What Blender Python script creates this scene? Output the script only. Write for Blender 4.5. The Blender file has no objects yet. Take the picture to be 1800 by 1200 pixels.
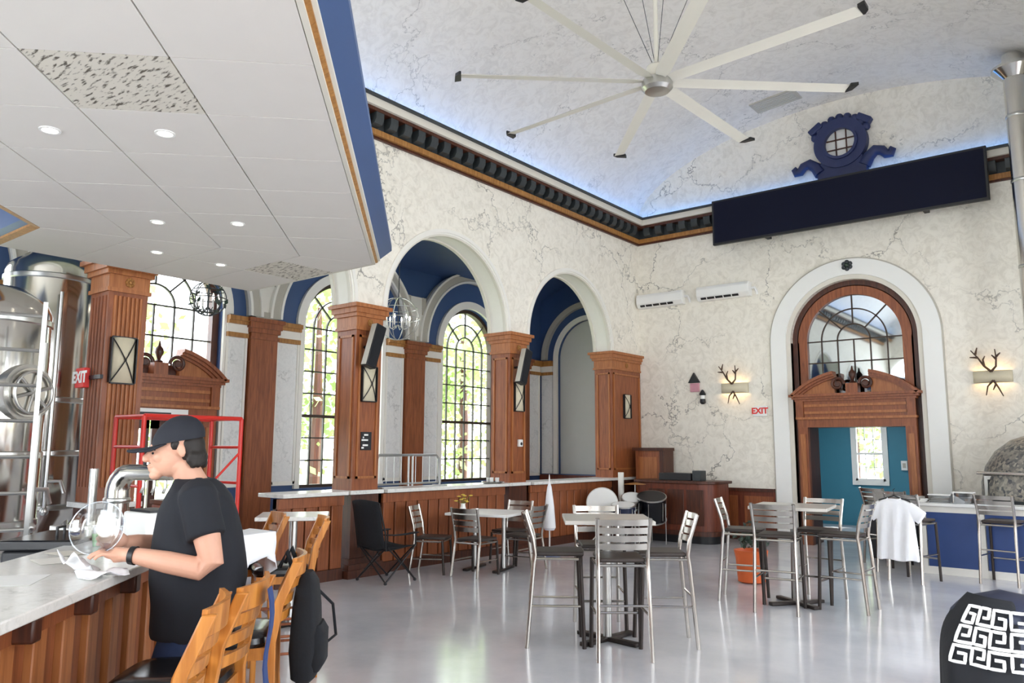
import bpy, bmesh, math, random
from mathutils import Vector, Matrix
random.seed(7)
SC = bpy.context.scene
COL = SC.collection
PI = math.pi
# ------------------------------------------------------------------ camera
F_PX, YAW, PITCH, ROLL, EYE = 1366.74, math.radians(38.774), math.radians(7.837), math.radians(0.2728), 1.65
_cp, _sp, _cr, _sr = math.cos(PITCH), math.sin(PITCH), math.cos(ROLL), math.sin(ROLL)
_turn = Matrix.Rotation(YAW, 3, 'Z')
FWD = _turn @ Vector((0, _cp, _sp))
_r0 = _turn @ Vector((1, 0, 0)); _u0 = _turn @ Vector((0, -_sp, _cp))
RIGHT = _cr * _r0 + _sr * _u0; UP = -_sr * _r0 + _cr * _u0
cam_data = bpy.data.cameras.new('camera'); cam = bpy.data.objects.new('camera', cam_data); COL.objects.link(cam)
cam_data.sensor_width = 36; cam_data.lens = F_PX / 1800 * 36; cam_data.clip_start = 0.05; cam_data.clip_end = 300
_m = Matrix((RIGHT, UP, -FWD)).transposed().to_4x4(); _m.translation = (0, 0, EYE); cam.matrix_world = _m
SC.camera = cam
EYEV = Vector((0, 0, EYE))
def ray(px, py): return FWD + RIGHT * ((px - 900) / F_PX) - UP * ((py - 600) / F_PX)
def at_z(px, py, z=0.0):
    d = ray(px, py); return EYEV + d * ((z - EYE) / d.z)
def at_x(px, py, x):
    d = ray(px, py); return EYEV + d * (x / d.x)
def at_y(px, py, y):
    d = ray(px, py); return EYEV + d * (y / d.y)
def at_s(px, py, s):
    d = ray(px, py); return EYEV + d * (s / math.hypot(d.x, d.y))
# ------------------------------------------------------------------ light and exposure
vs = SC.view_settings
vs.view_transform = 'Standard'; vs.look = 'None'; vs.gamma = 1.0; vs.use_curve_mapping = False
vs.exposure = 2.92
world = bpy.data.worlds.new('sky'); SC.world = world; world.use_nodes = True
_bg = world.node_tree.nodes['Background']; _bg.inputs['Color'].default_value = (0.88, 0.94, 1.0, 1); _bg.inputs['Strength'].default_value = 1.15
sun_d = bpy.data.lights.new('sun', 'SUN'); sun_d.energy = 2.2; sun_d.angle = math.radians(2); sun_d.color = (1, 0.95, 0.86)
sun = bpy.data.objects.new('sun', sun_d); COL.objects.link(sun); sun.rotation_euler = (math.radians(-28), math.radians(22), 0)
SC.cycles.max_bounces = 10; SC.cycles.diffuse_bounces = 6; SC.cycles.glossy_bounces = 4; SC.cycles.transparent_max_bounces = 16
SC.cycles.sample_clamp_indirect = 6; SC.cycles.caustics_reflective = False; SC.cycles.caustics_refractive = False
SC.cycles.use_denoising = True
def portal(loc, rot, sx, sy):
    d = bpy.data.lights.new('window_portal', 'AREA'); d.shape = 'RECTANGLE'; d.size = sx; d.size_y = sy; d.cycles.is_portal = True
    o = bpy.data.objects.new('window_portal', d); COL.objects.link(o); o.location = loc; o.rotation_euler = rot
# ------------------------------------------------------------------ materials
def lin(h):
    h = h.lstrip('#'); out = []
    for i in (0, 2, 4):
        c = int(h[i:i+2], 16) / 255; out.append(c / 12.92 if c <= 0.04045 else ((c + 0.055) / 1.055) ** 2.4)
    return tuple(out) + (1,)
MATS = {}
def base_mat(name, col, rough=0.5, metal=0.0, spec=0.5):
    m = bpy.data.materials.new(name); m.use_nodes = True; b = m.node_tree.nodes['Principled BSDF']
    b.inputs['Base Color'].default_value = lin(col); b.inputs['Roughness'].default_value = rough; b.inputs['Metallic'].default_value = metal
    b.inputs['Specular IOR Level'].default_value = spec
    MATS[name] = m; return m, m.node_tree.nodes, m.node_tree.links, b
def plain(name, col, rough=0.5, metal=0.0, var=0.06, scale=6.0, bump=0.0, spec=0.5):
    """colour with a little procedural mottling"""
    m, N, L, b = base_mat(name, col, rough, metal, spec)
    tc = N.new('ShaderNodeTexCoord'); nz = N.new('ShaderNodeTexNoise'); nz.inputs['Scale'].default_value = scale; nz.inputs['Detail'].default_value = 4
    L.new(tc.outputs['Object'], nz.inputs['Vector'])
    mx = N.new('ShaderNodeMix'); mx.data_type = 'RGBA'; c = lin(col)
    mx.inputs[6].default_value = tuple(v * (1 - var * 2) for v in c[:3]) + (1,); mx.inputs[7].default_value = tuple(min(1, v * (1 + var * 2)) for v in c[:3]) + (1,)
    L.new(nz.outputs['Fac'], mx.inputs[0]); L.new(mx.outputs[2], b.inputs['Base Color'])
    if bump:
        bp = N.new('ShaderNodeBump'); bp.inputs['Strength'].default_value = bump; bp.inputs['Distance'].default_value = 0.01
        L.new(nz.outputs['Fac'], bp.inputs['Height']); L.new(bp.outputs['Normal'], b.inputs['Normal'])
    return m
def wood(name, col, dark, rough=0.38, scale=(14, 14, 1.2)):
    m, N, L, b = base_mat(name, col, rough)
    tc = N.new('ShaderNodeTexCoord'); mp = N.new('ShaderNodeMapping'); mp.inputs['Scale'].default_value = scale
    L.new(tc.outputs['Object'], mp.inputs['Vector'])
    nz = N.new('ShaderNodeTexNoise'); nz.inputs['Scale'].default_value = 2.2; nz.inputs['Detail'].default_value = 6; nz.inputs['Distortion'].default_value = 0.8
    L.new(mp.outputs['Vector'], nz.inputs['Vector'])
    rp = N.new('ShaderNodeValToRGB'); rp.color_ramp.elements[0].position = 0.32; rp.color_ramp.elements[1].position = 0.68
    rp.color_ramp.elements[0].color = lin(dark); rp.color_ramp.elements[1].color = lin(col)
    L.new(nz.outputs['Fac'], rp.inputs['Fac']); L.new(rp.outputs['Color'], b.inputs['Base Color'])
    return m
def veined(name, col, vein, vscale, vwidth, amount, rough=0.6, crackle=0.0, tint=None, world=True):
    """plaster or marble with irregular hairline veins"""
    m, N, L, b = base_mat(name, col, rough)
    if world: src = N.new('ShaderNodeNewGeometry').outputs['Position']
    else: src = N.new('ShaderNodeTexCoord').outputs['Object']
    nz = N.new('ShaderNodeTexNoise'); nz.inputs['Scale'].default_value = vscale * 2.2; nz.inputs['Detail'].default_value = 5; nz.inputs['Roughness'].default_value = 0.62
    L.new(src, nz.inputs['Vector'])
    sub = N.new('ShaderNodeVectorMath'); sub.operation = 'MULTIPLY_ADD'; sub.inputs[1].default_value = (1.1 / vscale,) * 3
    L.new(nz.outputs['Color'], sub.inputs[0]); L.new(src, sub.inputs[2])
    vo = N.new('ShaderNodeTexVoronoi'); vo.feature = 'DISTANCE_TO_EDGE'; vo.inputs['Scale'].default_value = vscale
    L.new(sub.outputs['Vector'], vo.inputs['Vector'])
    rp = N.new('ShaderNodeValToRGB'); rp.color_ramp.elements[0].position = 0.0; rp.color_ramp.elements[1].position = vwidth
    rp.color_ramp.elements[0].color = (1, 1, 1, 1); rp.color_ramp.elements[1].color = (0, 0, 0, 1)
    L.new(vo.outputs['Distance'], rp.inputs['Fac'])
    n2 = N.new('ShaderNodeTexNoise'); n2.inputs['Scale'].default_value = vscale * 1.3; n2.inputs['Detail'].default_value = 2
    L.new(src, n2.inputs['Vector'])
    r2 = N.new('ShaderNodeValToRGB'); r2.color_ramp.elements[0].position = 0.40; r2.color_ramp.elements[1].position = 0.62
    r2.color_ramp.elements[0].color = (0.05, 0.05, 0.05, 1); r2.color_ramp.elements[1].color = (amount, amount, amount, 1)
    L.new(n2.outputs['Fac'], r2.inputs['Fac'])
    mu = N.new('ShaderNodeMath'); mu.operation = 'MULTIPLY'; L.new(rp.outputs['Color'], mu.inputs[0]); L.new(r2.outputs['Color'], mu.inputs[1])
    # soft mottling of the ground
    n3 = N.new('ShaderNodeTexNoise'); n3.inputs['Scale'].default_value = vscale * 9; n3.inputs['Detail'].default_value = 6; n3.inputs['Roughness'].default_value = 0.7; n3.inputs['Distortion'].default_value = 1.5
    L.new(src, n3.inputs['Vector'])
    r3 = N.new('ShaderNodeValToRGB'); r3.color_ramp.elements[0].position = 0.36; r3.color_ramp.elements[1].position = 0.56
    c = lin(col); t = lin(tint) if tint else tuple(v * 0.86 for v in c[:3]) + (1,)
    r3.color_ramp.elements[0].color = tuple(c[i] * (1 - crackle) + t[i] * crackle for i in range(3)) + (1,); r3.color_ramp.elements[1].color = c
    L.new(n3.outputs['Fac'], r3.inputs['Fac'])
    mx = N.new('ShaderNodeMix'); mx.data_type = 'RGBA'; mx.inputs[7].default_value = lin(vein)
    L.new(mu.outputs[0], mx.inputs[0]); L.new(r3.outputs['Color'], mx.inputs[6]); L.new(mx.outputs[2], b.inputs['Base Color'])
    return m
def pane_mat(name, gloss, tint=(1, 1, 1)):
    m = bpy.data.materials.new(name); m.use_nodes = True; N = m.node_tree.nodes; L = m.node_tree.links; N.clear()
    o = N.new('ShaderNodeOutputMaterial'); mx = N.new('ShaderNodeMixShader'); mx.inputs[0].default_value = gloss
    t = N.new('ShaderNodeBsdfTransparent'); t.inputs['Color'].default_value = tint + (1,); g = N.new('ShaderNodeBsdfGlossy'); g.inputs['Roughness'].default_value = 0.02
    L.new(t.outputs[0], mx.inputs[1]); L.new(g.outputs[0], mx.inputs[2]); L.new(mx.outputs[0], o.inputs[0]); MATS[name] = m; return m
def glow(name, col, strength):
    m, N, L, b = base_mat(name, col, 0.5); b.inputs['Emission Color'].default_value = lin(col); b.inputs['Emission Strength'].default_value = strength; return m

veined('plaster', '#F1ECE0', '#5F5B54', 0.62, 0.013, 0.85, 0.7, 0.7, '#DAD4C6')
veined('plaster_ceiling', '#EFEBE4', '#77736E', 0.55, 0.010, 0.55, 0.7, 0.6, '#D9D4CC')
veined('marble_panel', '#E8E8E6', '#8E908F', 1.6, 0.03, 0.5, 0.35, 0.5, '#D2D4D3')
veined('marble_top', '#ECEBE6', '#A7A7A2', 2.2, 0.04, 0.4, 0.22, 0.5, '#D8D7D0')
plain('white_trim', '#EDEAE2', 0.5, var=0.02)
plain('cream_trim', '#DDD8CC', 0.5, var=0.02)
plain('grey_rib', '#B9B4A8', 0.55, var=0.03)
plain('grey_blank', '#C9CAC4', 0.6, var=0.015)
plain('navy', '#3C5580', 0.45, var=0.06, scale=2)
plain('navy_dark', '#161E3A', 0.4, var=0.05)
plain('blue_panel', '#2B467F', 0.5, var=0.05)
plain('ornament_blue', '#27315C', 0.5, var=0.1)
wood('brown', '#9E5B35', '#7A4225', 0.42)
wood('brown_dark', '#5A2F1C', '#3B1D12', 0.42)
wood('brown_light', '#B57343', '#96582C', 0.42)
wood('red_wood', '#7A3C26', '#5B2A1A', 0.42)
wood('oak', '#D08A3E', '#A8631F', 0.35)
wood('gold_trim', '#B58247', '#8F5F2C', 0.45)
plain('bronze_dark', '#33383A', 0.5, var=0.15, scale=20)
plain('lead', '#3A352C', 0.5, var=0.05)
plain('window_frame_dark', '#3B2A1D', 0.5, var=0.05)
plain('soffit', '#DDD8D2', 0.7, var=0.01)
plain('teal', '#3D8198', 0.6, var=0.03)
plain('black', '#17181B', 0.45, var=0.05)
plain('black_gloss', '#0D0E12', 0.2, var=0.02)
plain('black_cloth', '#15171C', 0.9, var=0.15, scale=30, bump=0.2)
plain('screen_black', '#040922', 0.6, var=0.02, spec=0.2)
plain('steel', '#C9C9C6', 0.28, 1.0, var=0.03)
plain('steel_polished', '#D8D6D0', 0.16, 1.0, var=0.03)
plain('chair_metal', '#B9B4AD', 0.22, 1.0, var=0.05)
plain('chair_dark', '#3A3330', 0.4, 0.6, var=0.05)
plain('seat_dark', '#3B322E', 0.45, var=0.1)
plain('table_top', '#C9C4BB', 0.3, var=0.05)
plain('white_paint', '#F0F0EC', 0.45, var=0.01)
plain('white_plastic', '#EDEDEA', 0.35, var=0.01)
plain('red_paint', '#C8291E', 0.4, var=0.05)
plain('red_sign', '#E0322C', 0.5, var=0.02)
plain('orange', '#D4622A', 0.5, var=0.08)
plain('grass', '#98A383', 0.9, var=0.2, scale=1.5)
pane_mat('pane_clear', 0.05)
glow('led_blue', '#5AA4FF', 2.0)
glow('lamp_warm', '#FFD9A0', 3.0)
glow('downlight', '#FFF4E0', 1.2)
glow('fill_glow', '#FFFFFF', 12.0)  # glow of the fill light added in the teal room
# mirror like glass of the fanlight
base_mat('pane_mirror', '#C8D0D6', 0.03, 1.0)
# polished concrete floor
m, N, L, b = base_mat('floor_concrete', '#C9C7C4', 0.12)
g = N.new('ShaderNodeNewGeometry'); n1 = N.new('ShaderNodeTexNoise'); n1.inputs['Scale'].default_value = 1.1; n1.inputs['Detail'].default_value = 8; n1.inputs['Roughness'].default_value = 0.65
L.new(g.outputs['Position'], n1.inputs['Vector']); r = N.new('ShaderNodeValToRGB'); r.color_ramp.elements[0].position = 0.3; r.color_ramp.elements[1].position = 0.72
r.color_ramp.elements[0].color = lin('#C3C4CB'); r.color_ramp.elements[1].color = lin('#DEDEE2'); L.new(n1.outputs['Fac'], r.inputs['Fac']); L.new(r.outputs['Color'], b.inputs['Base Color'])
n2 = N.new('ShaderNodeTexNoise'); n2.inputs['Scale'].default_value = 5; n2.inputs['Detail'].default_value = 3; L.new(g.outputs['Position'], n2.inputs['Vector'])
mr = N.new('ShaderNodeMapRange'); mr.inputs[3].default_value = 0.06; mr.inputs[4].default_value = 0.2; L.new(n2.outputs['Fac'], mr.inputs[0]); L.new(mr.outputs[0], b.inputs['Roughness'])
# water-stained ceiling tile
m, N, L, b = base_mat('speckled_tile', '#D6D0C4', 0.8)
tc = N.new('ShaderNodeTexCoord'); mp = N.new('ShaderNodeMapping'); mp.inputs['Scale'].default_value = (9, 34, 9); mp.inputs['Rotation'].default_value = (0, 0, 0.45); L.new(tc.outputs['Object'], mp.inputs['Vector'])
n1 = N.new('ShaderNodeTexNoise'); n1.inputs['Scale'].default_value = 1.6; n1.inputs['Detail'].default_value = 5; L.new(mp.outputs['Vector'], n1.inputs['Vector'])
r = N.new('ShaderNodeValToRGB'); r.color_ramp.elements[0].position = 0.36; r.color_ramp.elements[1].position = 0.47; r.color_ramp.elements[0].color = lin('#5C544A'); r.color_ramp.elements[1].color = lin('#D6D0C4')
L.new(n1.outputs['Fac'], r.inputs['Fac']); L.new(r.outputs['Color'], b.inputs['Base Color'])
# mosaic of the pizza oven
m, N, L, b = base_mat('mosaic', '#77736C', 0.35)
tc = N.new('ShaderNodeTexCoord'); vo = N.new('ShaderNodeTexVoronoi'); vo.inputs['Scale'].default_value = 26; L.new(tc.outputs['Object'], vo.inputs['Vector'])
r = N.new('ShaderNodeValToRGB'); r.color_ramp.elements[0].color = lin('#3E4148'); r.color_ramp.elements[1].color = lin('#A39C8E')
sep = N.new('ShaderNodeSeparateColor'); L.new(vo.outputs['Color'], sep.inputs[0]); L.new(sep.outputs[0], r.inputs['Fac']); L.new(r.outputs['Color'], b.inputs['Base Color'])
# ------------------------------------------------------------------ mesh helpers
class MB:
    def __init__(s): s.v = []; s.f = []
    def add(s, vs_, fs): 
        k = len(s.v); s.v += [tuple(p) for p in vs_]; s.f += [tuple(i + k for i in q) for q in fs]; return s
    def box(s, x0, x1, y0, y1, z0, z1):
        return s.add([(x0,y0,z0),(x1,y0,z0),(x1,y1,z0),(x0,y1,z0),(x0,y0,z1),(x1,y0,z1),(x1,y1,z1),(x0,y1,z1)],
                     [(0,3,2,1),(4,5,6,7),(0,1,5,4),(1,2,6,5),(2,3,7,6),(3,0,4,7)])
    def obox(s, c, ax, ay, az, hx, hy, hz):
        """box with centre c, unit axes and half sizes"""
        c = Vector(c); P = []
        for sz in (-1, 1):
            for sx, sy in ((-1,-1),(1,-1),(1,1),(-1,1)): P.append(c + ax*(sx*hx) + ay*(sy*hy) + az*(sz*hz))
        return s.add(P, [(0,3,2,1),(4,5,6,7),(0,1,5,4),(1,2,6,5),(2,3,7,6),(3,0,4,7)])
    def tube(s, pts, r, n=8, cap=True, closed=False):
        pts = [Vector(p) for p in pts]; m_ = len(pts); rr = r if isinstance(r, (list, tuple)) else [r] * m_
        up = None; rings = []
        for i, p in enumerate(pts):
            a = pts[(i - 1) % m_] if (i > 0 or closed) else p; b_ = pts[(i + 1) % m_] if (i < m_ - 1 or closed) else p
            t = (b_ - a).normalized()
            if up is None:
                up = Vector((0, 0, 1)) if abs(t.z) < 0.9 else Vector((1, 0, 0))
            u = (up - t * up.dot(t)); u = u.normalized() if u.length > 1e-6 else t.orthogonal().normalized(); w = t.cross(u); up = u
            rings.append([p + (u * math.cos(2*PI*k/n) + w * math.sin(2*PI*k/n)) * rr[i] for k in range(n)])
        V = [q for R in rings for q in R]; Fc = []
        for i in range(m_ if closed else m_ - 1):
            for k in range(n):
                j = (i + 1) % m_; Fc.append((i*n+k, i*n+(k+1)%n, j*n+(k+1)%n, j*n+k))
        if cap and not closed: Fc += [tuple(range(n))[::-1], tuple((m_-1)*n + k for k in range(n))]
        return s.add(V, Fc)
    def cyl(s, p0, p1, r, n=16, r1=None): return s.tube([p0, p1], [r, r if r1 is None else r1], n)
    def loft(s, rings, cap=True):
        n = len(rings[0]); V = [p for R in rings for p in R]; Fc = []
        for i in range(len(rings) - 1):
            for k in range(n): Fc.append((i*n+k, i*n+(k+1)%n, (i+1)*n+(k+1)%n, (i+1)*n+k))
        if cap: Fc += [tuple(range(n))[::-1], tuple((len(rings)-1)*n + k for k in range(n))]
        return s.add(V, Fc)
    def lathe(s, prof, c=(0, 0, 0), n=24, cap=True):
        return s.loft([[(c[0] + r_*math.cos(2*PI*k/n), c[1] + r_*math.sin(2*PI*k/n), c[2] + z) for k in range(n)] for r_, z in prof], cap)
    def prism(s, poly, axis, a, b_):
        """extrude a 2D polygon (ccw) along x, y or z"""
        def P(u, w, t): return {'x': (t, u, w), 'y': (u, t, w), 'z': (u, w, t)}[axis]
        n = len(poly); V = [P(u, w, a) for u, w in poly] + [P(u, w, b_) for u, w in poly]
        return s.add(V, [tuple(range(n))[::-1], tuple(range(n, 2*n))] + [(k, (k+1)%n, n+(k+1)%n, n+k) for k in range(n)])
    def sector(s, cu, cz, r0, r1, a0, a1, y0, y1, n=24):
        """arched band in the local x-z plane between depths y0 and y1 (angles in radians, from +x)"""
        V = []; Fc = []
        for i in range(n + 1):
            t = a0 + (a1 - a0) * i / n; c, si = math.cos(t), math.sin(t)
            V += [(cu+r0*c, y0, cz+r0*si), (cu+r1*c, y0, cz+r1*si), (cu+r1*c, y1, cz+r1*si), (cu+r0*c, y1, cz+r0*si)]
        for i in range(n):
            k = 4*i
            for j in range(4): Fc.append((k+j, k+(j+1)%4, k+4+(j+1)%4, k+4+j))
        Fc += [(0, 3, 2, 1), (4*n, 4*n+1, 4*n+2, 4*n+3)]
        return s.add(V, Fc)
    def sphere(s, c, r, n=16, sz=1.0):
        m_ = n // 2; prof = [(max(1e-4, r*math.sin(PI*i/m_)), -r*sz*math.cos(PI*i/m_)) for i in range(m_+1)]
        return s.lathe(prof, c, n)
    def build(s, name, mat, parent=None, smooth=35, bevel=0.0, keep=False):
        me = bpy.data.meshes.new(name); off = Vector((0, 0, 0)); loc = None
        if parent is not None:
            p = parent
            while p is not None: off += p.location; p = p.parent
        elif not keep:
            xs = [p[0] for p in s.v]; ys = [p[1] for p in s.v]; zs = [p[2] for p in s.v]
            loc = Vector(((min(xs)+max(xs))/2, (min(ys)+max(ys))/2, min(zs))); off = loc
        me.from_pydata([(p[0]-off.x, p[1]-off.y, p[2]-off.z) for p in s.v], [], s.f); me.update()
        bm = bmesh.new(); bm.from_mesh(me); bmesh.ops.recalc_face_normals(bm, faces=bm.faces); bm.to_mesh(me); bm.free()
        if smooth:
            me.polygons.foreach_set('use_smooth', [True]*len(me.polygons)); me.set_sharp_from_angle(angle=math.radians(smooth))
        mm = MATS[mat] if isinstance(mat, str) else mat
        me.materials.append(mm)
        o = bpy.data.objects.new(name, me); COL.objects.link(o)
        if loc is not None: o.location = loc
        if parent is not None: o.parent = parent
        if bevel:
            bv = o.modifiers.new('bevel', 'BEVEL'); bv.width = bevel; bv.segments = 2; bv.limit_method = 'ANGLE'
        return o
def tag(o, label=None, cat=None, group=None, kind=None):
    if label: o['label'] = label
    if cat: o['category'] = cat
    if group: o['group'] = group
    if kind: o['kind'] = kind
    return o
def thing(name, label, cat, loc=(0, 0, 0), group=None, kind=None):
    o = bpy.data.objects.new(name, None); COL.objects.link(o); o.location = loc; o.empty_display_size = 0.1
    return tag(o, label, cat, group, kind)
def place(o, loc, rz=0.0): o.location = loc; o.rotation_euler = (0, 0, rz); return o
def copy_tree(o, parent=None):
    c = o.copy(); COL.objects.link(c); c.parent = parent
    for ch in [x for x in CHILDREN(o)]: copy_tree(ch, c)
    return c
def CHILDREN(o): return [x for x in bpy.data.objects if x.parent is o]
def struct(name, label=None):
    o = bpy.data.objects.new(name, None); COL.objects.link(o); o['kind'] = 'structure'
    if label: o['label'] = label
    return o
def inst(src, name, parent, loc=(0, 0, 0)):
    """another object that shares the mesh of src"""
    o = bpy.data.objects.new(name, src.data); COL.objects.link(o); o.parent = parent; o.location = loc; return o
# ================================================================== the building
XL, XLB, XO, XOB = -8.05, -8.45, -10.62, -10.86      # arcade front / back, outer wall front / back
XC = -3.80                                           # axis of the hall
YB = 14.30                                           # back wall
YR = -6.5                                            # wall behind the camera
BAYS = [8.55 + 3.265 * (k - 1) for k in range(-2, 3)]  # bay centres along y
PITCH_B, AH, SPR = 3.265, 1.36, 3.57
def mirx(x): return 2 * XC - x
def arch_wall(mb, P, u0, u1, z0, z1, a, b, opens, n=28):
    """wall with round headed openings; P maps (u, depth, z) to a point"""
    def rect(ua, ub, za, zb):
        for d in (a, b): mb.add([P(ua,d,za), P(ub,d,za), P(ub,d,zb), P(ua,d,zb)], [(0,1,2,3)])
    u = u0
    for cu, h, sill, spr in sorted(opens):
        rect(u, cu - h, z0, z1)
        if sill > z0: rect(cu - h, cu + h, z0, sill)
        pts = [(cu - h*math.cos(PI*i/n), spr + h*math.sin(PI*i/n)) for i in range(n + 1)]
        for i in range(n):
            (ua, za), (ub, zb) = pts[i], pts[i+1]
            for d in (a, b): mb.add([P(ua,d,za), P(ub,d,zb), P(ub,d,z1), P(ua,d,z1)], [(0,1,2,3)])
            mb.add([P(ua,a,za), P(ub,a,zb), P(ub,b,zb), P(ua,b,za)], [(0,1,2,3)])
        if spr > sill + 1e-4:
            for uu in (cu - h, cu + h): mb.add([P(uu,a,sill), P(uu,a,spr), P(uu,b,spr), P(uu,b,sill)], [(0,1,2,3)])
        if sill > z0 + 1e-4: mb.add([P(cu-h,a,sill), P(cu+h,a,sill), P(cu+h,b,sill), P(cu-h,b,sill)], [(0,1,2,3)])
        u = cu + h
    rect(u, u1, z0, z1)
    mb.add([P(u0,a,z1), P(u1,a,z1), P(u1,b,z1), P(u0,b,z1)], [(0,1,2,3)])
    for uu in (u0, u1): mb.add([P(uu,a,z0), P(uu,a,z1), P(uu,b,z1), P(uu,b,z0)], [(0,1,2,3)])
    return mb
def PXY(u, d, z): return (d, u, z)
def PYX(u, d, z): return (u, d, z)
def S(o, label=None): o['kind'] = 'structure'; 
for_s = S
def st(mb, name, mat, parent=None, **kw):
    o = mb.build(name, mat, parent, **kw)
    if parent is None: o['kind'] = 'structure'
    return o
st(MB().box(-11.2, 3.6, YR - 0.3, 19.2, -0.12, 0.0), 'floor', 'floor_concrete', smooth=0)
# arcades
arc_opens = [(c, AH, SPR, SPR) for c in BAYS]
st(arch_wall(MB(), PXY, YR, YB, SPR, 6.5, XL, XLB, arc_opens), 'wall_left', 'plaster', keep=True)
st(arch_wall(MB(), PXY, YR, YB, SPR, 6.5, mirx(XL), mirx(XLB), arc_opens), 'wall_right', 'plaster', keep=True)
# white lining of the arch soffits with a raised edge
lining = None
for i, c in enumerate(BAYS):
    for side in (0, 1):
        r = struct('trim_arch_lining')
        r.location = (XL if side == 0 else mirx(XL), c, SPR); r.rotation_euler = (0, 0, PI/2 if side == 0 else -PI/2)
        if lining is None:
            q = MB(); q.sector(0, 0, AH - 0.03, AH, 0, PI, -0.012, 0.40, 40)
            l1 = q.build('soffit_band', 'white_trim', None, keep=True)
            q = MB(); q.sector(0, 0, AH - 0.055, AH - 0.03, 0, PI, 0.0, 0.06, 40); q.sector(0, 0, AH - 0.055, AH - 0.03, 0, PI, 0.34, 0.40, 40)
            l2 = q.build('edge_moulding', 'cream_trim', None, keep=True)
            q = MB(); q.sector(0, 0, AH - 0.004, AH + 0.05, 0, PI, -0.03, 0.004, 40)
            l3 = q.build('arch_bead', 'white_trim', None, keep=True)
            lining = (l1, l2, l3)
            for l in lining: l.parent = r
        else:
            for l in lining: inst(l, l.name.split('.')[0], r)
# outer walls
win_h, win_sill, win_spr = 0.84, 1.0, 3.65
out_opens = [(c + 0.02, win_h, win_sill, win_spr) for c in BAYS if abs(c - BAYS[2]) > 0.1] + [(BAYS[2], 0.97, 0.0, win_spr)]
st(arch_wall(MB(), PXY, YR, YB, 0, 5.5, XO, XOB, out_opens), 'wall_outer_left', 'navy', keep=True)
st(arch_wall(MB(), PXY, YR, YB, 0, 5.5, mirx(XO), mirx(XOB), [(c, 1.1, 0.6, win_spr) for c in BAYS]), 'wall_outer_right', 'plaster', keep=True)
for side in (0, 1):
    q = MB(); V = []; n = 14; f_ = (lambda x: x) if side == 0 else mirx
    for i in range(n + 1):
        t = i / n; x = XLB + 0.02 + (XO - XLB - 0.04) * t; z = 5.02 + 0.34 * math.sin(PI * t)
        V += [(f_(x), YR, z), (f_(x), YB, z), (f_(x), YB, z + 0.15), (f_(x), YR, z + 0.15)]
    Fc = []
    for i in range(n):
        for j in range(4): Fc.append((4*i+j, 4*i+(j+1)%4, 4*i+4+(j+1)%4, 4*i+4+j))
    q.add(V, Fc); st(q, 'ceiling_aisle', 'navy', keep=True)
# main barrel vault
q = MB(); V = []; n = 56; HW = (mirx(XL) - XL) / 2
for i in range(n + 1):
    t = PI * i / n; c_, s_ = math.cos(t), math.sin(t)
    x = XC - HW * c_; z = 6.46 + 1.56 * s_ ** 1.08
    V += [(x, YR, z), (x, YB, z), (XC - (HW + 0.2) * c_, YB, z + 0.2), (XC - (HW + 0.2) * c_, YR, z + 0.2)]
Fc = []
for i in range(n):
    for j in range(4): Fc.append((4*i+j, 4*i+(j+1)%4, 4*i+4+(j+1)%4, 4*i+4+j))
q.add(V, Fc); st(q, 'ceiling', 'plaster_ceiling', keep=True)
# back wall with the arched doorway
DX = -3.83; DH = 1.06; DSPR = 3.60
st(arch_wall(MB(), PYX, XLB, mirx(XLB), 0, 8.3, YB, YB + 0.5, [(DX, DH, 0, DSPR)], 40), 'wall_back', 'plaster', keep=True)
for x0, x1 in ((XOB, XLB), (mirx(XLB), mirx(XOB))):
    st(MB().box(x0, x1, YB + 0.06, YB + 0.5, 0, 5.6), 'wall_aisle_back', 'grey_blank', keep=True)
st(arch_wall(MB(), PYX, XO, XLB, 0, 5.5, YB - 0.02, YB + 0.06, [(-9.30, 0.83, 1.10, win_spr)]), 'wall_aisle_end', 'navy', keep=True)
# wall behind the camera, with three tall openings
st(arch_wall(MB(), PYX, XOB, mirx(XOB), 0, 8.3, YR, YR - 0.3, [(XC - 2.9, 1.2, 0.3, 4.2), (XC, 1.2, 0.3, 4.2), (XC + 2.9, 1.2, 0.3, 4.2)]), 'wall_front', 'plaster', keep=True)
# roofs above the aisles so that no sky leaks in
for f_ in ((lambda x: x), mirx):
    st(MB().box(min(f_(XLB), f_(XOB)), max(f_(XLB), f_(XOB)), YR - 0.3, YB + 0.5, 5.5, 5.6), 'roof_aisle', 'grey_blank', keep=True, smooth=0)
for c in BAYS:
    portal((XOB - 0.05, c, 2.7), (0, -PI/2, 0), 3.6, 1.9)
    portal((mirx(XOB) + 0.05, c, 2.7), (0, PI/2, 0), 4.3, 2.3)
for dx in (-2.9, 0, 2.9): portal((XC + dx, YR - 0.35, 2.9), (PI/2, 0, 0), 2.5, 5.1)
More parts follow.
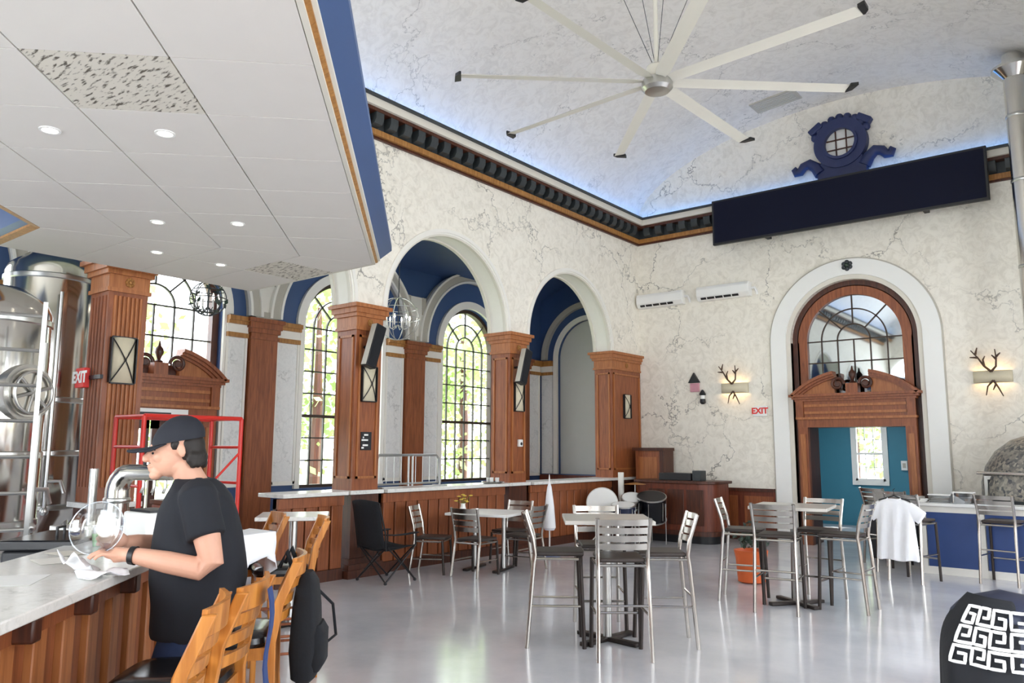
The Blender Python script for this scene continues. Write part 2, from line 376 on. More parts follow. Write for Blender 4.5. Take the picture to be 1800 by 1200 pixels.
# ------------------------------------------------------------------ cornice
bands = [(0.045, 5.94, 5.975, 'brown_dark'), (0.09, 5.975, 6.055, 'gold_trim'), (0.06, 6.055, 6.25, 'bronze_dark'),
         (0.21, 6.25, 6.30, 'brown_dark'), (0.26, 6.30, 6.41, 'cream_trim'), (0.30, 6.41, 6.45, 'bronze_dark')]
dent = None
def cornice(name, P, u0, u1, d0, sgn, mitre0, mitre1, step=0.27):
    global dent
    root = struct(name)
    for p, z0, z1, mt in bands:
        q = MB()
        a0 = u0 + (p if mitre0 else 0); a1 = u1 - (p if mitre1 else 0)
        q.add([P(u0,d0,z0), P(u1,d0,z0), P(a1,d0+sgn*p,z0), P(a0,d0+sgn*p,z0), P(u0,d0,z1), P(u1,d0,z1), P(a1,d0+sgn*p,z1), P(a0,d0+sgn*p,z1)],
              [(0,1,2,3),(4,5,6,7),(0,1,5,4),(1,2,6,5),(2,3,7,6),(3,0,4,7)])
        q.build('cornice_band', mt, root)
    k = 0; u = u0 + (0.32 if mitre0 else 0.1)
    while u < u1 - (0.3 if mitre1 else 0.1):
        c = P(u, d0 + sgn * 0.12, 6.155)
        if dent is None:
            q = MB(); q.prism([(-0.09, -0.09), (0.05, -0.06), (0.09, 0.0), (0.09, 0.09), (-0.09, 0.09)], 'y', -0.07, 0.07)
            dent = q.build('dentil', 'bronze_dark', root); d_ = dent
        else: d_ = inst(dent, 'dentil', root)
        d_.location = c
        d_.rotation_euler = (0, 0, {('x', 1): 0.0, ('x', -1): PI, ('y', -1): -PI/2}[('x' if P is PXY else 'y', sgn)])
        u += step
    return root
cornice('trim_cornice_left', PXY, YR, YB, XL, 1, False, True)
cornice('trim_cornice_back', PYX, XL, mirx(XL), YB, -1, True, True)
cornice('trim_cornice_right', PXY, YR, YB, mirx(XL), -1, False, True, 0.54)
led = struct('trim_led_strip')
MB().box(XL + 0.10, XL + 0.13, YR, YB - 0.1, 6.45, 6.46).build('led_strip', 'led_blue', led, smooth=0)
MB().box(XL + 0.2, mirx(XL) - 0.2, YB - 0.13, YB - 0.10, 6.45, 6.46).build('led_strip', 'led_blue', led, smooth=0)
# ------------------------------------------------------------------ round headed windows (local: x along wall, -y towards the room)
def arc_window(root, R, sill, spr, pane, frame_mat, bar_mat, pitch=0.368, depth=0.05, cols=(-0.69, -0.345, 0, 0.345, 0.69), rail=None, zmin=None, fr=0.07):
    zc = spr
    q = MB(); q.sector(0, zc, R - fr, R, 0, PI, -0.06, 0.06, 32)
    for s in (-1, 1): q.box(min(s*R, s*(R-fr)), max(s*R, s*(R-fr)), -0.06, 0.06, sill, zc)
    q.box(-R, R, -0.07, 0.06, sill - 0.03, sill + 0.05)
    q.build('window_frame', frame_mat, root)
    r = R - fr; t = 0.011
    rows = [zc]
    while rows[-1] - pitch > sill + 0.12: rows.append(rows[-1] - pitch)
    q = MB()
    for c in cols: q.box(c*r - t, c*r + t, -0.018, 0.018, sill + 0.05, zc)
    for z in rows: q.box(-r, r, -0.018, 0.018, z - t, z + t)
    for k in (0.345, 0.69): q.sector(0, zc, k*r - t, k*r + t, 0, PI, -0.018, 0.018, 28)
    for a in (45, 90, 135):
        a = math.radians(a); k0 = 0.345 * r
        d = Vector((math.cos(a), 0, math.sin(a))); w = Vector((-math.sin(a), 0, math.cos(a)))
        q.obox(Vector((0, 0, zc)) + d * ((k0 + r) / 2), d, w, Vector((0, 1, 0)), (r - k0) / 2, t, 0.018)
    q.build('glazing_bars', bar_mat, root)
    if rail is not None: MB().box(-r, r, -0.045, 0.03, rail - 0.025, rail + 0.025).build('meeting_rail', frame_mat, root)
    xs = [-r] + [c*r for c in cols] + [r]; zs = rows + [sill + 0.05]; cache = {}
    for j in range(len(zs) - 1):
        for i in range(len(xs) - 1):
            w = round(xs[i+1] - xs[i], 3); h = round(zs[j] - zs[j+1], 3); cx = (xs[i]+xs[i+1])/2; cz = (zs[j]+zs[j+1])/2
            if (w, h) in cache: o = inst(cache[(w, h)], 'pane', root)
            else:
                o = MB().box(-w/2, w/2, -0.003, 0.003, -h/2, h/2).build('pane', pane, None, smooth=0, keep=True); o.parent = root; cache[(w, h)] = o
            o.location = (cx, 0, cz)
            o.rotation_euler = (random.uniform(-.006, .006), 0, random.uniform(-.006, .006))
    for k0, k1 in ((0.0, 0.345), (0.345, 0.69), (0.69, 1.0)):
        for a in range(4) if k0 > 0 else range(2):
            w = PI/4 if k0 > 0 else PI/2
            MB().sector(0, zc, k0*r, k1*r, a*w, (a+1)*w, -0.003, 0.003, 8).build('pane', pane, root, smooth=0)
XW = -10.76
for i, (c, nm) in enumerate(((BAYS[3] + 0.02, 'window_1'), (BAYS[4] + 0.02, 'window_2'))):
    w = struct(nm, 'tall round-headed window with leaded panes in dark frame'); arc_window(w, win_h, win_sill, win_spr, 'pane_clear', 'window_frame_dark', 'lead', rail=2.17); w.location = (XW, c, 0); w.rotation_euler = (0, 0, PI/2)
w = struct('window_3', 'round-headed leaded window above the pedimented wooden doorway'); arc_window(w, 0.97, 2.75, win_spr, 'pane_clear', 'brown_dark', 'lead', pitch=0.44, fr=0.10, cols=(-0.69, -0.345, 0, 0.345, 0.69)); w.location = (XW, BAYS[2], 0); w.rotation_euler = (0, 0, PI/2)
w = struct('window_4', 'round-headed leaded window behind the steel tanks'); arc_window(w, win_h, win_sill, win_spr, 'pane_clear', 'window_frame_dark', 'lead', rail=2.17); w.location = (XW, BAYS[1] + 0.02, 0); w.rotation_euler = (0, 0, PI/2)
w = struct('window_5', 'arched fanlight of mirror-like panes in a wooden frame above doorway'); arc_window(w, 0.97, 2.56, DSPR, 'pane_mirror', 'brown', 'window_frame_dark', pitch=0.39, fr=0.17); w.location = (DX, YB + 0.16, 0)
st(MB().box(DX - 1.0, DX + 1.0, YB + 0.28, YB + 0.3, 2.5, 4.65), 'trim_fanlight_backing', 'navy_dark', keep=True)
# ------------------------------------------------------------------ pilasters, marble panels and ribs of the aisle wall
pil_y = [BAYS[k] + PITCH_B / 2 for k in range(0, 5)]
for k, py in enumerate(pil_y):
    if py > YB: continue
    t = struct('trim_pilaster'); t.location = (XO, py, 0)
    MB().box(XO, XO + 0.14, py - 0.235, py + 0.235, 0, 3.40).build('shaft', 'brown', t)
    q = MB()
    for z0, z1, e in ((3.30, 3.34, 0.02), (3.40, 3.47, 0.03), (3.47, 3.56, 0.05), (3.56, 3.62, 0.08)): q.box(XO, XO + 0.14 + e, py - 0.235 - e, py + 0.235 + e, z0, z1)
    q.build('capital', 'brown', t)
    q = MB()
    for y0, y1 in ((py - 0.235, py - 0.16), (py + 0.16, py + 0.235)): q.box(XO, XO + 0.13, y0, y1, 3.62, 4.5)
    q.box(XO, XO + 0.13, py - 0.235, py + 0.235, 3.62, 3.74); q.build('impost_frame', 'grey_rib', t)
    MB().box(XO, XO + 0.10, py - 0.16, py + 0.16, 3.74, 4.5).build('impost_panel', 'white_trim', t)
    for sgn in (-1, 1):
        lo, hi = sorted((py + sgn * 0.26, py + sgn * (PITCH_B/2 - win_h - 0.10)))
        if sgn < 0 and k == 2: lo = BAYS[2] + 1.02
        if sgn > 0 and k == 1: hi = BAYS[2] - 1.02
        if hi > YB: continue
        MB().box(XO, XO + 0.06, lo + 0.035, hi - 0.035, 1.12, 3.30).build('marble_panel', 'marble_panel', t)
        q = MB()
        for y0, y1 in ((lo, lo + 0.035), (hi - 0.035, hi)): q.box(XO, XO + 0.085, y0, y1, 1.08, 3.30)
        q.box(XO, XO + 0.085, lo, hi, 1.06, 1.12); q.build('panel_border', 'white_trim', t)
        q = MB(); q.box(XO, XO + 0.09, lo, hi, 3.37, 3.50); q.build('frieze', 'white_trim', t)
        q = MB(); q.box(XO, XO + 0.11, lo, hi, 3.30, 3.37); q.box(XO, XO + 0.13, lo, hi, 3.50, 3.55); q.box(XO, XO + 0.16, lo, hi, 3.55, 3.62); q.build('panel_cap', 'gold_trim', t)
for k in range(1, 5):
    c = BAYS[k] + (0.02 if k != 2 else 0)
    t = struct('trim_window_arch')
    q = MB(); q.sector(0, win_spr, 1.38, 1.56, 0, PI, -0.14, 0.0, 40); a = q.build('arch_rib', 'grey_rib', t)
    q = MB(); q.sector(0, win_spr, 1.36, 1.40, 0, PI, -0.17, -0.10, 40); q.sector(0, win_spr, 1.54, 1.58, 0, PI, -0.17, -0.10, 40); b_ = q.build('rib_bead', 'white_trim', t)
    wr = 0.98 if k == 2 else 0.845
    q = MB(); q.sector(0, win_spr, wr, wr + 0.15, 0, PI, -0.06, 0.0, 36)
    for s in (-1, 1): q.box(min(s*wr, s*(wr+0.09)), max(s*wr, s*(wr+0.09)), -0.06, 0.0, 1.0 if k != 2 else 0.0, win_spr)
    q.build('window_surround', 'white_trim', t)
    t.location = (XO, c, 0); t.rotation_euler = (0, 0, PI/2)
# end of the aisle: blind arch with marble strips
t = struct('trim_blind_arch')
q = MB(); q.sector(-9.30, win_spr, 0.83, 0.93, 0, PI, YB - 0.08, YB - 0.02, 32); q.box(-10.23, -10.13, YB - 0.08, YB - 0.02, 1.1, win_spr); q.build('arch_surround', 'white_trim', t)
q = MB(); q.sector(-9.30, win_spr, 1.12, 1.24, 0, PI, YB - 0.12, YB - 0.02, 32); q.build('arch_rib', 'grey_rib', t)
MB().box(-10.56, -10.26, YB - 0.07, YB - 0.02, 1.1, 3.3).build('marble_panel', 'marble_panel', t)
q = MB(); q.box(-10.60, -10.24, YB - 0.10, YB - 0.02, 3.30, 3.37); q.box(-10.60, -10.24, YB - 0.14, YB - 0.02, 3.5, 3.62); q.build('panel_cap', 'gold_trim', t)
MB().box(-10.58, -10.25, YB - 0.09, YB - 0.02, 3.37, 3.5).build('frieze', 'white_trim', t)
MB().box(-10.6, XLB, YB - 0.09, YB - 0.02, 0, 1.08).build('dado', 'red_wood', t)
# ------------------------------------------------------------------ doorway surround on the back wall
t = struct('trim_door_arch')
q = MB(); q.sector(DX, DSPR, DH, 1.14, 0, PI, YB - 0.02, YB + 0.15, 48)
for s in (-1, 1): q.box(min(DX+s*DH, DX+s*1.14), max(DX+s*DH, DX+s*1.14), YB - 0.02, YB + 0.15, 0, DSPR)
q.build('inner_moulding', 'cream_trim', t)
q = MB(); q.sector(DX, DSPR, 1.14, 1.42, 0, PI, YB - 0.05, YB, 48)
for s in (-1, 1): q.box(min(DX+s*1.14, DX+s*1.42), max(DX+s*1.14, DX+s*1.42), YB - 0.05, YB, 0, DSPR)
q.build('flat_band', 'white_paint', t)
q = MB(); q.sector(DX, DSPR, 1.42, 1.445, 0, PI, YB - 0.03, YB, 48)
for s in (-1, 1): q.box(min(DX+s*1.42, DX+s*1.445), max(DX+s*1.42, DX+s*1.445), YB - 0.03, YB, 0, DSPR)
q.build('outer_bead', 'grey_rib', t)
MB().sector(DX, DSPR, 0.955, 1.07, 0, PI, YB + 0.10, YB + 0.2, 40).build('reveal_ring', 'brown_dark', t)
for s in (-1, 1): MB().box(min(DX+s*0.94, DX+s*1.06), max(DX+s*0.94, DX+s*1.06), YB + 0.10, YB + 0.22, 0, DSPR).build('wood_jamb', 'brown_dark', t)
# wooden pedimented door case (local: x along wall, -y towards the room)
def door_case(root, half_open, h_open, half, mats=('brown', 'brown_dark', 'brown_light'), depth=0.10, flutes=True):
    A, Bm, Cm = mats
    for s in (-1, 1):
        lo, hi = sorted((s*half_open, s*half))
        MB().box(lo, hi, -depth, 0.0, 0, h_open + 0.02).build('door_jamb', A, root)
        MB().box(lo - 0.015, hi + 0.015, -depth - 0.02, 0.0, 0, 0.22).build('jamb_base', A, root)
        MB().box(lo + 0.04, hi - 0.04, -depth - 0.015, -depth, 0.3, h_open - 0.12).build('jamb_panel', Cm, root)
    z = h_open
    MB().box(-half, half, -depth - 0.01, 0, z, z + 0.14).build('architrave', A, root)
    q = MB(); q.box(-half - 0.02, half + 0.02, -depth - 0.05, 0, z + 0.14, z + 0.18); q.build('architrave_moulding', Cm, root)
    MB().box(-half + 0.02, half - 0.02, -depth, 0, z + 0.18, z + 0.46).build('frieze', A, root)
    for zz in (z + 0.235, z + 0.36): MB().box(-half + 0.13, half - 0.13, -depth - 0.03, -depth, zz, zz + 0.045).build('frieze_moulding', Cm, root)
    for s in (-1, 1):
        lo, hi = sorted((s*(half - 0.12), s*(half + 0.01)))
        MB().box(lo, hi, -depth - 0.05, -depth, z + 0.18, z + 0.46).build('frieze_block', A, root)
    q = MB()
    for z0, z1, e in ((0.46, 0.50, 0.04), (0.50, 0.54, 0.08), (0.54, 0.585, 0.12)): q.box(-half - e + 0.01, half + e - 0.01, -depth - e, 0, z + z0, z + z1)
    q.build('cornice', A, root)
    zc = z + 0.585; ch = half + 0.08; sag = 0.42; R = (ch*ch + sag*sag) / (2*sag); cz = zc + sag - R
    a_e = math.atan2(zc - cz, ch); a_b = math.acos(0.30 / R)
    for s in (-1, 1):
        q = MB()
        a0, a1 = (a_e, a_b) if s > 0 else (PI - a_e, PI - a_b)
        q.sector(0, cz, R - 0.05, R, a0, a1, -depth - 0.12, 0, 18)
        q.sector(0, cz, R - 0.09, R - 0.05, a0, a1, -depth - 0.08, 0, 18); q.sector(0, cz, R - 0.125, R - 0.09, a0, a1, -depth - 0.04, 0, 18)
        q.build('raking_moulding', A, root)
        xs = [s * (0.30 + (ch - 0.30) * i / 14) for i in range(15)]; q = MB()
        poly = [(xs[0], zc)] + [(x, max(zc + 0.002, cz + math.sqrt(max(0, (R - 0.10)**2 - x*x)))) for x in xs] + [(xs[-1], zc)]
        for i in range(14): q.box(min(xs[i], xs[i+1]), max(xs[i], xs[i+1]), -depth, 0, zc, max(zc + 0.002, cz + math.sqrt(max(0, (R - 0.10)**2 - max(abs(xs[i]), abs(xs[i+1]))**2))))
        q.build('tympanum', Cm, root)
        pts = []
        for i in range(40):
            th = i / 39 * 3.4 * PI; rr = 0.115 * (1 - i / 46); pts.append((s * (0.235 - rr * math.cos(th)), -depth - 0.06, zc + 0.16 + rr * math.sin(th)))
        MB().tube(pts, [0.028 - 0.012 * i / 39 for i in range(40)], 8).build('scroll', Bm, root)
        q = MB()
        q.tube([(s*0.235, -depth + 0.01, zc + 0.16), (s*0.235, -depth - 0.075, zc + 0.16)], 0.045, 16); q.build('scroll_eye', Bm, root)
    MB().box(-0.10, 0.10, -depth - 0.07, 0, zc, zc + 0.17).build('pedestal', A, root)
    MB().lathe([(0.05, 0), (0.06, 0.02), (0.025, 0.05), (0.035, 0.08), (0.06, 0.14), (0.055, 0.19), (0.02, 0.24), (0.012, 0.29), (0.002, 0.31)], (0, -depth/2 - 0.03, zc + 0.17), 14).build('finial', Bm, root)
d1 = struct('door_1', 'wooden doorway with broken segmental pediment opening to a teal room')
door_case(d1, 0.80, 2.05, 0.97); d1.location = (DX, YB + 0.02, 0)
q = MB()
for s in (-1, 1): q.box(min(s*0.80, s*0.86) + DX, max(s*0.80, s*0.86) + DX, YB + 0.02, YB + 0.52, 0, 2.07)
q.box(DX - 0.86, DX + 0.86, YB + 0.02, YB + 0.52, 2.05, 2.11); st(q, 'trim_door_lining', 'brown_dark', keep=True)
st(MB().box(DX - 1.06, DX + 1.06, YB + 0.18, YB + 0.5, 2.06, 2.60), 'trim_door_header', 'brown_dark', keep=True)
for s in (-1, 1): st(MB().box(min(DX+s*0.86, DX+s*1.06), max(DX+s*0.86, DX+s*1.06), YB + 0.2, YB + 0.5, 0, 2.1), 'trim_door_pier', 'brown_dark', keep=True)
d2 = struct('door_2', 'wooden doorway with broken segmental pediment beneath the leaded window')
door_case(d2, 0.70, 2.05, 0.90); d2.location = (XO + 0.02, BAYS[2], 0); d2.rotation_euler = (0, 0, PI/2)
for s in (-1, 1):
    lo, hi = sorted((s*0.02, s*0.70))
    q = MB(); q.box(lo, lo + 0.10, 0.02, 0.07, 0, 2.05); q.box(hi - 0.10, hi, 0.02, 0.07, 0, 2.05); q.box(lo, hi, 0.02, 0.07, 0, 0.3); q.box(lo, hi, 0.02, 0.07, 1.9, 2.05)
    leaf = q.build('door_leaf', 'brown_dark', None, keep=True); leaf.parent = d2
    g_ = MB().box(lo + 0.10, hi - 0.10, 0.04, 0.046, 0.3, 1.9).build('pane', 'pane_clear', None, keep=True); g_.parent = leaf
    h_ = MB().tube([(s*0.06, 0.02, 1.0), (s*0.06, -0.03, 1.0), (s*0.06, -0.03, 1.25), (s*0.06, 0.02, 1.25)], 0.01, 8).build('door_handle', 'steel', None, keep=True); h_.parent = leaf
q = MB().box(-0.97, 0.97, 0.0, 0.2, 2.05, 2.75); h_ = q.build('transom_panel', 'brown_dark', None, keep=True); h_.parent = d2
for s in (-1, 1):
    h_ = MB().box(min(s*0.9, s*0.97), max(s*0.9, s*0.97), 0.0, 0.2, 0, 2.1).build('side_lining', 'brown_dark', None, keep=True); h_.parent = d2
    h_ = MB().box(min(s*0.70, s*0.97), max(s*0.70, s*0.97), 0.03, 0.2, 0, 2.1).build('side_lining', 'brown_dark', None, keep=True); h_.parent = d2
# ------------------------------------------------------------------ room beyond the doorway
WXC, WZ0, WZ1, WHW = -4.70, 0.98, 2.20, 0.31
q = MB(); q.box(-8.0, WXC - WHW, 18.5, 18.7, 0, 3.2); q.box(WXC + WHW, -1.0, 18.5, 18.7, 0, 3.2); q.box(WXC - WHW, WXC + WHW, 18.5, 18.7, 0, WZ0); q.box(WXC - WHW, WXC + WHW, 18.5, 18.7, WZ1, 3.2)
st(q, 'wall_teal_back', 'teal', keep=True)
for x0 in (-7.2, -2.2): st(MB().box(x0 - 0.1, x0, YB + 0.5, 18.5, 0, 3.2), 'wall_teal_side', 'teal', keep=True)
st(MB().box(-7.2, -2.2, YB + 0.5, 18.6, 2.7, 2.8), 'ceiling_teal_room', 'grey_blank', keep=True)
st(MB().box(-7.2, DX - 0.86, YB + 0.5, YB + 0.53, 0, 2.7), 'wall_teal_front', 'teal', keep=True)
w = struct('window_6', 'white sash window in the teal room beyond the doorway')
q = MB()
for s in (-1, 1): q.box(min(s*WHW, s*(WHW-0.05)), max(s*WHW, s*(WHW-0.05)), -0.03, 0.05, 0, WZ1-WZ0); q.box(min(s*(WHW+.07), s*WHW), max(s*(WHW+.07), s*WHW), -0.03, 0.0, -0.07, WZ1-WZ0+0.07)
q.box(-WHW, WHW, -0.03, 0.05, 0, 0.05); q.box(-WHW, WHW, -0.03, 0.05, WZ1-WZ0-0.05, WZ1-WZ0); q.box(-WHW-.07, WHW+.07, -0.04, 0, -0.09, 0); q.box(-WHW-.07, WHW+.07, -0.04, 0, WZ1-WZ0, WZ1-WZ0+.07); q.build('window_frame', 'white_paint', w)
q = MB(); q.box(-WHW, WHW, -0.02, 0.03, 0.57, 0.62)
for x in (-0.09, 0.09): q.box(x-.008, x+.008, -0.01, 0.02, 0.05, 1.17)
for z in (0.3, 0.9): q.box(-WHW, WHW, -0.01, 0.02, z-.008, z+.008)
q.build('glazing_bars', 'white_paint', w)
for z0, z1 in ((0.05, 0.57), (0.62, 1.17)): MB().box(-WHW+.05, WHW-.05, 0.0, 0.006, z0, z1).build('pane', 'pane_clear', w)
w.location = (WXC, 18.5, WZ0)
portal((WXC, 18.75, 1.6), (-PI/2, 0, 0), 0.6, 1.2)
# skirting panels of the back wall
b0 = struct('baseboard_back')
MB().box(XL, DX - 1.45, YB - 0.05, YB, 0, 0.88).build('dado', 'red_wood', b0); MB().box(XL, DX - 1.45, YB - 0.08, YB, 0.88, 0.94).build('dado_rail', 'brown_dark', b0); MB().box(XL, DX - 1.45, YB - 0.08, YB, 0, 0.16).build('skirting', 'brown_dark', b0)
for i in range(4): MB().box(XL + 0.15 + i*0.68, XL + 0.70 + i*0.68, YB - 0.065, YB - 0.05, 0.24, 0.80).build('panel', 'brown', b0)
MB().box(DX + 1.45, mirx(XL), YB - 0.05, YB, 0, 0.88).build('dado', 'red_wood', b0); MB().box(DX + 1.45, mirx(XL), YB - 0.08, YB, 0.88, 0.94).build('dado_rail', 'brown_dark', b0)
# ------------------------------------------------------------------ outside: lawn
st(MB().box(-60, XOB - 0.3, -30, 45, -0.6, -0.5), 'ground_lawn', 'grass', smooth=0)
st(MB().box(XOB, 40, 19.2, 45, -0.6, -0.5), 'ground_lawn', 'grass', smooth=0)
# ================================================================== pillars
def pillar(y0, y1, label, fluted=False, proj=0.0):
    xf = XL + proj; yc = (y0 + y1) / 2
    t = thing('pillar', label, 'pillar', (xf - 0.2, yc, 0), 'wooden pillars of the arcade')
    q = MB()
    for z0, z1, e in ((0, 0.10, 0.10), (0.10, 0.17, 0.07), (0.17, 0.24, 0.04)): q.box(XLB - e, xf + e, y0 - e, y1 + e, z0, z1)
    q.build('plinth', 'brown_dark', t)
    MB().box(XLB - 0.01, xf + 0.01, y0 - 0.01, y1 + 0.01, 0.24, 1.05).build('pedestal', 'brown_dark', t)
    MB().box(XLB, xf, y0, y1, 1.10, 3.26).build('shaft', 'brown', t)
    MB().box(XLB - 0.05, xf + 0.06, y0 - 0.06, y1 + 0.06, 1.05, 1.10).build('ledge_band', 'marble_top', t)
    q = MB()
    for z0, z1, e in ((3.22, 3.26, 0.025), (3.26, 3.40, 0.01), (3.40, 3.45, 0.04), (3.45, 3.52, 0.065), (3.52, 3.57, 0.10)): q.box(XLB - e, xf + e, y0 - e, y1 + e, z0, z1)
    q.build('capital', 'brown_light', t)
    # ornament on the capital
    q = MB()
    for k in range(8):
        a = k * PI / 4; q.sphere((xf + 0.015, yc + 0.035*math.cos(a), 3.33 + 0.035*math.sin(a)), 0.018, 8)
    q.sphere((xf + 0.02, yc, 3.33), 0.02, 8); q.build('rosette', 'gold_trim', t)
    if fluted:
        q = MB(); n = 7
        for i in range(n):
            yy = y0 + 0.07 + (y1 - y0 - 0.14) * i / (n - 1)
            q.tube([(xf + 0.002, yy, 1.25), (xf + 0.002, yy, 3.18)], 0.018, 8)
        q.build('fluting', 'brown_light', t)
        q = MB()
        for i in range(5):
            xx = XLB + 0.06 + 0.28 * i / 4
            q.tube([(xx, y0 - 0.002, 1.25), (xx, y0 - 0.002, 3.18)], 0.018, 8)
        q.build('side_fluting', 'brown', t)
    else:
        q = MB(); e = 0.05
        q.box(xf, xf + 0.018, y0 + e, y0 + e + 0.03, 1.25, 3.15); q.box(xf, xf + 0.018, y1 - e - 0.03, y1 - e, 1.25, 3.15)
        q.box(xf, xf + 0.018, y0 + e, y1 - e, 1.25, 1.28); q.box(xf, xf + 0.018, y0 + e, y1 - e, 3.12, 3.15); q.build('front_panel_moulding', 'brown_light', t)
        q = MB(); x0, x1 = XLB + 0.05, xf - 0.05
        q.box(x0, x0 + 0.03, y0 - 0.015, y0, 1.25, 3.15); q.box(x1 - 0.03, x1, y0 - 0.015, y0, 1.25, 3.15); q.box(x0, x1, y0 - 0.015, y0, 1.25, 1.28); q.box(x0, x1, y0 - 0.015, y0, 3.12, 3.15)
        q.build('side_panel_moulding', 'brown_light', t)
    return t
PW = (PITCH_B - 2 * AH) / 2
yp = [BAYS[k] + PITCH_B / 2 for k in range(5)]
pillar(yp[1] - 0.17, yp[1] + 0.23, 'fluted brown wooden pillar beside the steel tanks', True)
pillar(yp[2] - 0.21, yp[2] + 0.235, 'brown wooden pillar with tilted speaker behind the black camping chair')
pillar(yp[3] - 0.215, yp[3] + 0.225, 'brown wooden pillar between the two blue-vaulted arches')
pillar(BAYS[4] + AH, YB, 'wide brown corner pier behind the drum kit', False, 0.0)
pillar(yp[0] - PW, yp[0] + PW, 'brown wooden pillar on the far side of the tanks')
for k in (0, 1, 2, 3):
    for f_ in (mirx,):
        q = MB().box(mirx(XL), mirx(XLB), yp[k] - PW, yp[k] + PW, 0, SPR); o = st(q, 'wall_right_pier', 'brown', keep=True)
st(MB().box(mirx(XL), mirx(XLB), BAYS[4] + AH, YB, 0, SPR), 'wall_right_pier', 'brown', keep=True)
# knee walls with boards and marble ledge in the arcade bays
def knee(y0, y1, label):
    w = struct('wall_knee'); w.location = (XL - 0.1, (y0 + y1) / 2, 0)
    MB().box(XL - 0.10, XL - 0.03, y0, y1, 0, 1.04).build('backing', 'brown_dark', w)
    MB().box(XL - 0.10, XL + 0.02, y0, y1, 0, 0.14).build('skirting', 'brown_dark', w)
    MB().box(XL - 0.10, XL + 0.01, y0, y1, 0.92, 1.04).build('top_rail', 'brown', w)
    n = max(2, round((y1 - y0) / 0.21)); s = (y1 - y0) / n; b0_ = None
    for i in range(n):
        c = (XL - 0.03, y0 + s * (i + 0.5), 0.53)
        if b0_ is None:
            b0_ = MB().box(-0.0, 0.035, -s/2 + 0.012, s/2 - 0.012, -0.39, 0.39).build('board', 'brown', None, keep=True, bevel=0.008); b0_.parent = w; o = b0_
        else:
            o = inst(b0_, 'board', w); m_ = o.modifiers.new('bevel', 'BEVEL'); m_.width = 0.008; m_.segments = 2
        o.location = Vector(c) - w.location
    l = MB().box(XL - 0.42, XL + 0.10, y0, y1, 1.05, 1.10).build('ledge_shelf', 'marble_top', None, bevel=0.008)
    tag(l, label, 'ledge')
knee(BAYS[3] - AH + 0.06, BAYS[3] + AH - 0.06, 'white marble ledge carrying the grey barrier between two pillars')
knee(BAYS[4] - AH + 0.06, BAYS[4] + AH - 0.06, 'white marble ledge behind the drum kit beside the blank arch')
knee(5.60, BAYS[2] + AH - 0.06, 'short white marble ledge ending at a free corner beside pillar')
# ================================================================== canopy over the bar
ZC = 3.38; SQ = math.sqrt(0.5)
def de(d, e, z): return (SQ * (d - e), SQ * (d + e), z)       # d across the bar, e along it
D_OUT, D_IN = -0.54, -3.10; TS = (D_OUT - D_IN) / 4
Y_OUT, Y_IN, X_END = 4.80, 2.34, -7.64
cn = thing('bar_canopy', 'large white tiled canopy with navy fascia hanging over the bar', 'canopy', (-5.0, 2.5, ZC))
def corner(i):                       # mitre points between the two runs, ring 0 (outer) to 4 (inner)
    d = D_OUT - TS * i; y = Y_OUT + (Y_IN - Y_OUT) * i / 4; return (d / SQ - y, y)
GAP = 0.006; TH = 0.02
def tile(poly, mat='soffit'):
    cx = sum(p[0] for p in poly) / len(poly); cy = sum(p[1] for p in poly) / len(poly); sh = []
    for x, y in poly:
        v = Vector((x - cx, y - cy)); v = v * (1 - GAP / max(v.length, 0.05)); sh.append((cx + v.x, cy + v.y))
    return MB().prism(sh, 'z', ZC, ZC + TH).build('soffit_tile', mat, cn, smooth=0)
E0, ES = 3.43, 0.605
for i in range(4):
    d0, d1 = D_OUT - TS * i, D_OUT - TS * (i + 1)
    c0, c1 = corner(i), corner(i + 1)
    e_c0 = (c0[1] - c0[0]) * SQ; e_c1 = (c1[1] - c1[0]) * SQ
    k = -5
    while True:
        ea = E0 + ES * k; eb = ea + ES; k += 1
        if ea >= min(e_c0, e_c1) - 0.25: 
            poly = [de(d0, ea, 0)[:2], c0, c1, de(d1, ea, 0)[:2]]; tile(poly[::-1]); break
        if eb > min(e_c0, e_c1) - 0.25:
            poly = [de(d0, ea, 0)[:2], c0, c1, de(d1, ea, 0)[:2]]; tile(poly[::-1]); break
        m_ = 'speckled_tile' if (i == 1 and k == -5 + 6) else 'soffit'
        tile([de(d0, ea, 0)[:2], de(d1, ea, 0)[:2], de(d1, eb, 0)[:2], de(d0, eb, 0)[:2]], m_)
    y0, y1 = c0[1], c1[1]; x = -6.15 + 0.0
    first = True; xa0, xa1 = c0[0], c1[0]
    while True:
        xb = X_END if x < X_END + 0.3 else x
        m_ = 'speckled_tile' if (i == 0 and abs(x + 6.75) < 0.1) else 'soffit'
        if first and xa1 <= xb + 0.05: x -= 0.6; continue
        tile([(xa0, y0), (xb, y0), (xb, y1), (xa1, y1)], m_)
        xa0 = xa1 = xb; first = False
        if xb == X_END: break
        x -= 0.6
